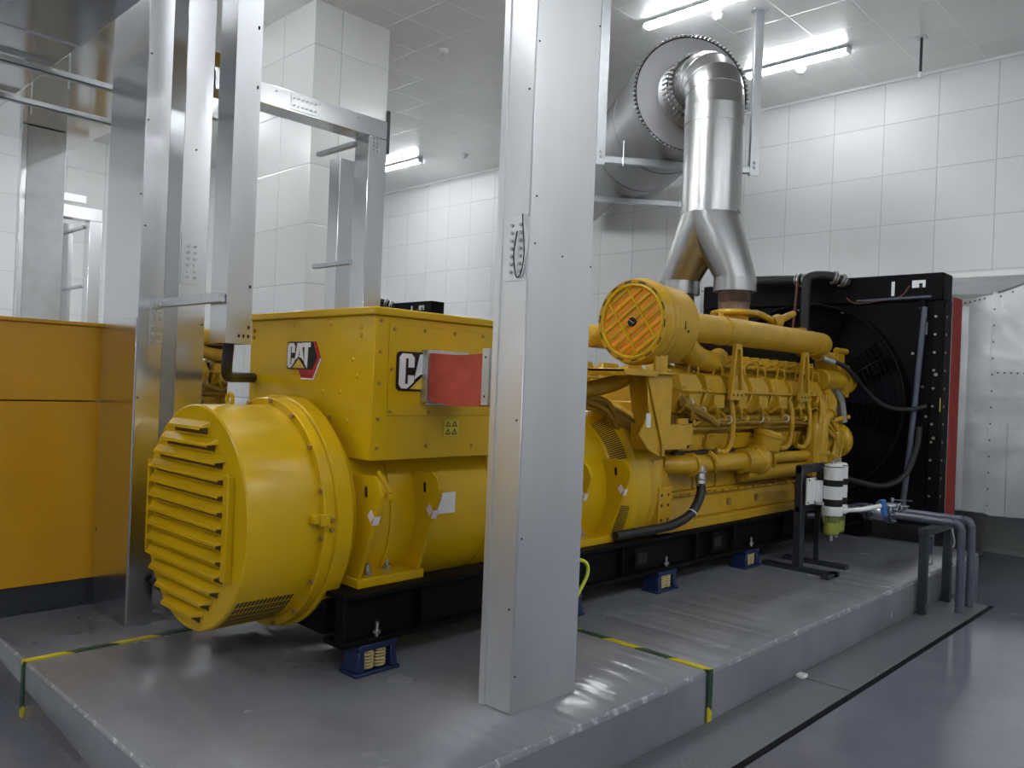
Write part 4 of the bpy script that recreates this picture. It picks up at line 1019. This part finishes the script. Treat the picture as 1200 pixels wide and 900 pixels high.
# red sleeve between terminal box and front trunk
sl = thing('flexible_cable_sleeve', 'bright red fabric sleeve joining the terminal box to the front trunk', 'cable sleeve', (2.72, 2.85, 1.68))
x = mb('redcloth'); A = []
random.seed(3)
for t in range(15):
    Y = 3.085 - t * (3.085 - 2.69) / 14; sg = .012 * math.sin(PI * t / 14); w = .008 * math.sin(t * 1.3)
    z0, z1 = 1.555 - sg * 1.2 - t * .0005, 1.79 - sg * .8
    R_ = []
    for k in range(12): R_.append((2.605 + w * math.sin(k * .8 + t * .5) * math.sin(PI * k / 11), Y, z0 + (z1 - z0) * k / 11))
    for k in range(4): R_.append((2.605 + .24 * (k + 1) / 4, Y, z1))
    for k in range(4): R_.append((2.845, Y, z1 + (z0 - z1) * (k + 1) / 4))
    for k in range(3): R_.append((2.845 - .24 * (k + 1) / 4, Y, z0))
    A.append(R_)
x.rings(A, True).build('fabric', None, sl)
a, b = (2.585, 1.545), (2.865, 1.805)
x = mb('zinc').frame([(a[0], a[1]), (b[0], a[1]), (b[0], b[1]), (a[0], b[1])], [(2.61, 1.57), (2.84, 1.57), (2.84, 1.78), (2.61, 1.78)], (0, 3.08, 0), (1, 0, 0), (0, 0, 1), (0, .042, 0)); x.build('inner_flange', None, sl, .002)
x = mb('zinc').frame([(2.59, 1.55), (2.86, 1.55), (2.86, 1.81), (2.59, 1.81)], [(2.62, 1.58), (2.83, 1.58), (2.83, 1.78), (2.62, 1.78)], (0, 2.65, 0), (1, 0, 0), (0, 0, 1), (0, .045, 0))
x.use('hole').cyl((2.59, 2.672, 1.77), (2.588, 2.672, 1.77), .006, n=8).cyl((2.59, 2.672, 1.59), (2.588, 2.672, 1.59), .006, n=8)
x.build('outer_flange', None, sl, .002)
mb('steel').box(2.62, 2.83, TY1 + .008, 2.652, 1.58, 1.78).build('trunk_stub', None, sl)

# ------------------------------------------------------------------ amber cabinet at the left
cb = thing('control_cabinet', 'large plain amber yellow cabinet standing at the left edge', 'cabinet', (.6, 5.5, HP))
mb('cabinet').box(-1.2, 1.778, 5.05, 5.9, HP + .16, 1.452).build('lower_panel', None, cb, .004)
mb('cabinet').box(-1.2, 1.778, 5.05, 5.9, 1.458, 1.89).build('upper_panel', None, cb, .004)
mb('cabinet').box(-1.22, 1.785, 5.03, 5.92, 1.89, 1.912).build('top_cover', None, cb, .004)
mb('darkpost').box(-1.15, 1.774, 5.07, 5.85, HP, HP + .16).build('base_frame', None, cb)
mb('white').box(1.766, 1.782, 5.035, 5.05, 1.46, 1.83).build('edge_seal', None, cb)
x = mb('cabinet')
for X in (1.42, 1.68): x.lathe((X, 5.045, 1.9), (0, -1, 0), [(0, .012), (.02, .01)], 10)
build_each(x, 'cover_screw', cb, 0)

# ------------------------------------------------------------------ fuel filter stand
fs = thing('fuel_filter_stand', 'charcoal post stand holding two white fuel filters with clear yellow bowls', 'filter stand', (6.35, 2.8, HP))
x = mb('darkpost').box(6.245, 6.325, 2.79, 2.85, HP, 1.09).box(6.22, 6.35, 2.76, 2.88, HP, HP + .01)
x.box(6.245, 6.75, 2.80, 2.84, 1.03, 1.10).box(6.245, 6.7, 2.80, 2.84, .72, .77)
x.build('post', None, fs, .004)
mb('darkpost').box(6.62, 6.65, 2.80, 2.84, HP, 1.05).build('rear_post', None, fs, .003)
x = mb('darkpost').box(6.12, 6.34, 2.5, 2.56, HP, HP + .035).box(6.23, 6.30, 2.5, 3.1, HP, HP + .035).box(6.6, 6.67, 2.56, 3.1, HP, HP + .035)
build_each(x, 'foot_bar', fs, 0.004)
x = mb('white').box(6.25, 6.41, 2.745, 2.76, .79, 1.0); x.use('hole')
for X in (6.27, 6.39):
    for Z in (.805, .985): x.cyl((X, 2.745, Z), (X, 2.742, Z), .01, n=8)
x.build('mounting_plate', None, fs, .004)
mb('white').box(6.40, 6.52, 2.72, 2.80, .80, .97).box(6.46, 6.72, 2.70, 2.80, .775, .80).build('filter_bracket', None, fs, .004)
for X, Y in ((6.53, 2.66), (6.73, 2.70)):
    r = .074
    f_ = mb('white').lathe((X, Y, .70), (0, 0, 1), [(0, r + .008), (.06, r + .008), (.065, r), (.39, r), (.41, r - .012), (.415, .02)], 28).build('filter_canister', None, fs, angle=.5)
    x = mb('hole')
    for z0, z1 in ((.775, .83), (.935, .985), (1.088, 1.094)): x.lathe((X, Y, 0), (0, 0, 1), [(z0, r), (z0, r + .0025), (z1, r + .0025), (z1, r)], 28)
    build_each(x, 'dark_band', f_, 0)
    x = mb('bolt').cyl((X - .03, Y, 1.11), (X - .03, Y, 1.14), .008, n=8).cyl((X + .03, Y, 1.11), (X + .03, Y, 1.14), .008, n=8).bar((X - .04, Y, 1.14), (X + .04, Y, 1.14), .012, .01); x.build('bail_handle', None, f_)
    x = mb('bowl').lathe((X, Y, .54), (0, 0, 1), [(0, .05), (.01, .062), (.16, .066)], 28); x.build('bowl', None, f_, angle=.5)
    x = mb('greenglow').lathe((X, Y, .55), (0, 0, 1), [(0, .04), (.01, .05), (.09, .054)], 24); x.use('black').cyl((X, Y, .6), (X, Y, .69), .03, n=12); x.build('fuel', None, f_)
    mb('bolt').cyl((X, Y, .49), (X, Y, .54), .015, n=10).build('drain_tap', None, f_)
x = mb('white').tube([(6.6, 2.62, .735), (6.72, 2.50, .75), (6.86, 2.40, .78)], .018, 10); x.build('fuel_tube', None, fs)
mb('handle').tube([(6.87, 2.39, .83), (6.88, 2.385, .78), (6.9, 2.38, .70)], .024, 10).build('hose_sleeve', None, fs)

# ------------------------------------------------------------------ fuel pipes with valves and their rack
def fuelpipe(X, zc, lab):
    t = thing('fuel_pipe', lab, 'pipe', (X, 1.84, 0), 'elbowed pipes beside the plinth')
    r = .03
    x = mb('pipe').tube([(X, 2.36, zc), (X, 1.95, zc), (X, 1.90, zc), (X, 1.862, zc - .012), (X, 1.845, zc - .05), (X, 1.84, zc - .1), (X, 1.84, 0)], r, 16, 5)
    x.box(X - .06, X + .06, 1.78, 1.9, 0, .006)
    p = x.build('pipe_run', None, t, angle=.6)
    v_ = mb('pipe')
    for y in (2.35, 2.385, 2.52, 2.555): v_.cyl((X, y, zc), (X, y + .022, zc), .068, n=24)
    for y in (2.36, 2.53):
        for k in range(6): v_.use('valve').cyl((X + .054 * math.cos(k), y - .03, zc + .054 * math.sin(k)), (X + .054 * math.cos(k), y + .055, zc + .054 * math.sin(k)), .006, n=6)
    build_each(v_, 'flange', t, .002)
    x = mb('valve').lathe((X, 2.40, zc), (0, 1, 0), [(0, .035), (.02, .055), (.06, .062), (.10, .055), (.12, .035)], 20).cyl((X, 2.46, zc), (X, 2.46, zc + .09), .014, n=10).bar((X, 2.46, zc + .09), (X - .0, 2.30, zc + .10), .022, .008).hexbolt((X, 2.46, zc + .09), (0, 0, 1), .016, .016)
    x.build('ball_valve', None, t, angle=.5)
    mb('pipe').tube([(X, 2.575, zc), (X, 2.75, zc), (X, 2.95, zc - .08), (X - .1, 3.05, zc - .1)], .028, 12).build('pipe_tail', None, t)
fuelpipe(7.02, .70, 'nearer slate blue pipe elbowing down to the aisle floor')
fuelpipe(7.30, .70, 'farther slate blue pipe elbowing down to the aisle floor')
pr = thing('pipe_rack', 'charcoal two-post rack carrying the pair of slate blue pipes', 'pipe rack', (7.05, 2.03, 0))
for X in (6.73, 7.33): mb('darkpost').box(X - .032, X + .032, 1.99, 2.05, 0, .612).build('post', None, pr, .003)
mb('darkpost').box(6.69, 7.37, 1.985, 2.055, .612, .668).build('top_bar', None, pr, .003)
x = mb('zinc').frame([(0, 0), (.16, 0), (.16, .24), (0, .24)], [(.012, .012), (.148, .012), (.148, .228), (.012, .228)], (6.80, 2.02, .36), (1, 0, 0), (0, 0, 1), (0, .006, 0)); x.use('blue').box(6.825, 6.94, 2.018, 2.024, .45, .57).build('hanging_tag', None, pr)
mb('label').tube([(7.3, 2.0, .66), (7.36, 1.98, .5), (7.34, 2.0, .44)], .006, 6).build('loose_tie', None, pr)

# ------------------------------------------------------------------ earth straps, wires, cables
ea = thing('earth_strap', 'green and yellow earth strap across the plinth left of the alternator', 'earth strap', (1.6, 4.25, HP), 'striped earth straps on the plinth')
mb('stripex').box(1.19, 2.1, 4.235, 4.275, HP, HP + .006).build('flat_run', None, ea)
mb('stripex').box(1.182, 1.19, 4.235, 4.275, 0, HP + .006).build('drop', None, ea)
eb = thing('earth_strap', 'green and yellow earth strap on the plinth right of the front trunk', 'earth strap', (3.64, 2.5, HP), 'striped earth straps on the plinth')
mb('stripey').box(3.625, 3.665, 2.064, 2.98, HP, HP + .006).build('flat_run', None, eb)
mb('stripey').box(3.625, 3.665, 2.056, 2.064, 0, HP + .006).build('drop', None, eb)
tag(mb('wire').tube([(3.62, 3.07, .60), (3.74, 3.02, .63), (3.82, 3.01, .60), (3.83, 3.01, .53), (3.76, 3.01, .44), (3.70, 3.0, .38), (3.66, 2.99, .28)], .011, 10).build('earth_wire'), 'yellow and green looped earth wire hanging from skid beside front trunk', 'wire')
x = mb('rubber')
for k in range(3): x.tube([(1.86 + .02 * k, 4.46, .50 - .02 * k), (1.88 + .02 * k, 4.40, .50 - .01 * k), (1.90 + .025 * k, 4.33, .43), (1.95 + .03 * k, 4.25, .36), (2.05 + .03 * k, 4.2, .33), (2.3, 4.1, .32 + .02 * k)], .022, 10)
x = x.build('cable_bundle'); tag(x, 'black cable bundle beneath the alternator at the foot of left trunk', 'cable')

# ------------------------------------------------------------------ ceiling fixtures
def lamp(X, Y, lab, L=1.25, k='tube'):
    t = thing('ceiling_light', lab, 'ceiling light', (X, Y, HC), 'fluorescent battens on the ceiling')
    h = L / 2
    mb('zinc').hexa([(X - .058, Y - h, HC - .035), (X + .058, Y - h, HC - .035), (X + .058, Y + h, HC - .035), (X - .058, Y + h, HC - .035), (X - .03, Y - h, HC), (X + .03, Y - h, HC), (X + .03, Y + h, HC), (X - .03, Y + h, HC)]).build('reflector', None, t)
    mb(k).box(X - .045, X + .045, Y - h + .03, Y + h - .03, HC - .075, HC - .032).build('diffuser', None, t, .01)
    mb('white').box(X - .05, X + .05, Y - h, Y - h + .03, HC - .08, HC - .03).box(X - .05, X + .05, Y + h - .03, Y + h, HC - .08, HC - .03).build('end_cap', None, t, .004)
LAMPS = {(8.9, 4.25): 'lit ceiling light nearest the end wall, right of the muffler hanger', (7.03, 4.42): 'lit ceiling light above the muffler at the top edge',
         (8.93, 11.65): 'lit ceiling light far back, seen beyond the terminal box'}
for X in (7.0, 5.1, 3.2, 1.3, -.6, -2.5): LAMPS[(X, 11.65)] = 'ceiling light over the far generator bay'
for X in (5.1, 3.2, 1.3, -.6, -2.5): LAMPS[(X, 4.4)] = 'ceiling light over the near generator bay outside the frame'
for X in (1.3, -.6, -2.5): LAMPS[(X, 8.)] = 'added fill light between the two generator bays outside the frame'  # extra unseen row, added to brighten the left trunks and far wall
for X in (6.6,): LAMPS[(X, -3.)] = 'added fill light over the far end of the aisle'  # unseen lamp added to lighten the front trunk
for X in (5.1, 3.2, 1.3, -.6, -2.5): LAMPS[(X, -3.)] = 'assumed ceiling light over the aisle outside the frame'  # unseen row, set well back and strong to fill the near faces
for (X, Y), lab in LAMPS.items(): lamp(X, Y, lab, k='tubeboost' if 'outside' in lab or 'over the far' in lab else 'tube')
def detector(X, Y, lab, r=.055):
    t = thing('smoke_detector', lab, 'smoke detector', (X, Y, HC), 'round detectors on the ceiling')
    mb('detector').lathe((X, Y, HC), (0, 0, -1), [(0, r), (.012, r), (.018, r * .9), (.04, r * .75), (.05, r * .5)], 24).build('base', None, t, angle=.5)
    mb('zinc').lathe((X, Y, HC - .05), (0, 0, -1), [(0, r * .5), (.012, r * .4)], 16).build('sensor', None, t)
detector(6.147, 7.248, 'round white detector on grey ceiling left of the front trunk')
detector(9.25, 10.25, 'round detector low on the far ceiling right of the portal', .06)
detector(7.339, 4.363, 'round white detector between the two ceiling lights')
detector(9.198, 4.317, 'round white detector below the ceiling light by the end wall', .06)
x = mb('darkpost').cyl((9.16, 2.97, HC - .42), (9.16, 2.97, HC), .014, n=10); x.use('detector').cyl((9.16, 2.97, HC - .43), (9.16, 2.97, HC - .37), .022, n=10); x.use('zinc').box(9.10, 9.22, 2.92, 3.02, HC - .01, HC)
tag(x.build('drop_rod'), 'thin dark drop rod hanging from the ceiling near the end wall', 'rod')
x = mb('darkpost').box(5.425, 5.46, 7.30, 7.34, 4.15, 4.62); tag(x.build('edge_strip'), 'short dark vertical strip on the right edge of the white column', 'strip')

# ------------------------------------------------------------------ second generator bay, seen through the gaps
D2 = (-.35, 7.0, 0)
copy_tree(eng, D2, 'second yellow engine glimpsed through the gap beside the terminal box')
copy_tree(rad, D2, 'second black radiator peeping above the terminal box lid')
copy_tree(ex, D2, 'second exhaust pipe glimpsed left of the white column')
copy_tree(skid, D2, 'skid frame under the second engine in the far bay')

# ------------------------------------------------------------------ camera, world, view
cam = bpy.data.cameras.new('camera'); co = bpy.data.objects.new('camera', cam); C.objects.link(co)
cam.sensor_width = 36; cam.lens = 36 * 950.877 / 1200; cam.clip_start = .05
yaw, pitch, roll = .76749, .00054, .03934
f = V((math.cos(pitch) * math.cos(yaw), math.cos(pitch) * math.sin(yaw), math.sin(pitch)))
r = V((math.sin(yaw), -math.cos(yaw), 0)); u = r.cross(f)
r2 = r * math.cos(roll) + u * math.sin(roll); u2 = -r * math.sin(roll) + u * math.cos(roll)
co.matrix_world = Matrix(((r2.x, u2.x, -f.x, 0), (r2.y, u2.y, -f.y, 0), (r2.z, u2.z, -f.z, 1.65), (0, 0, 0, 1)))
S.camera = co
w = bpy.data.worlds.new('world'); S.world = w; w.use_nodes = True
w.node_tree.nodes['Background'].inputs[0].default_value = (.75, .8, .85, 1); w.node_tree.nodes['Background'].inputs[1].default_value = .05
S.view_settings.view_transform = 'Standard'; S.view_settings.look = 'None'; S.view_settings.gamma = 1; S.view_settings.use_curve_mapping = False
S.view_settings.exposure = 1.38
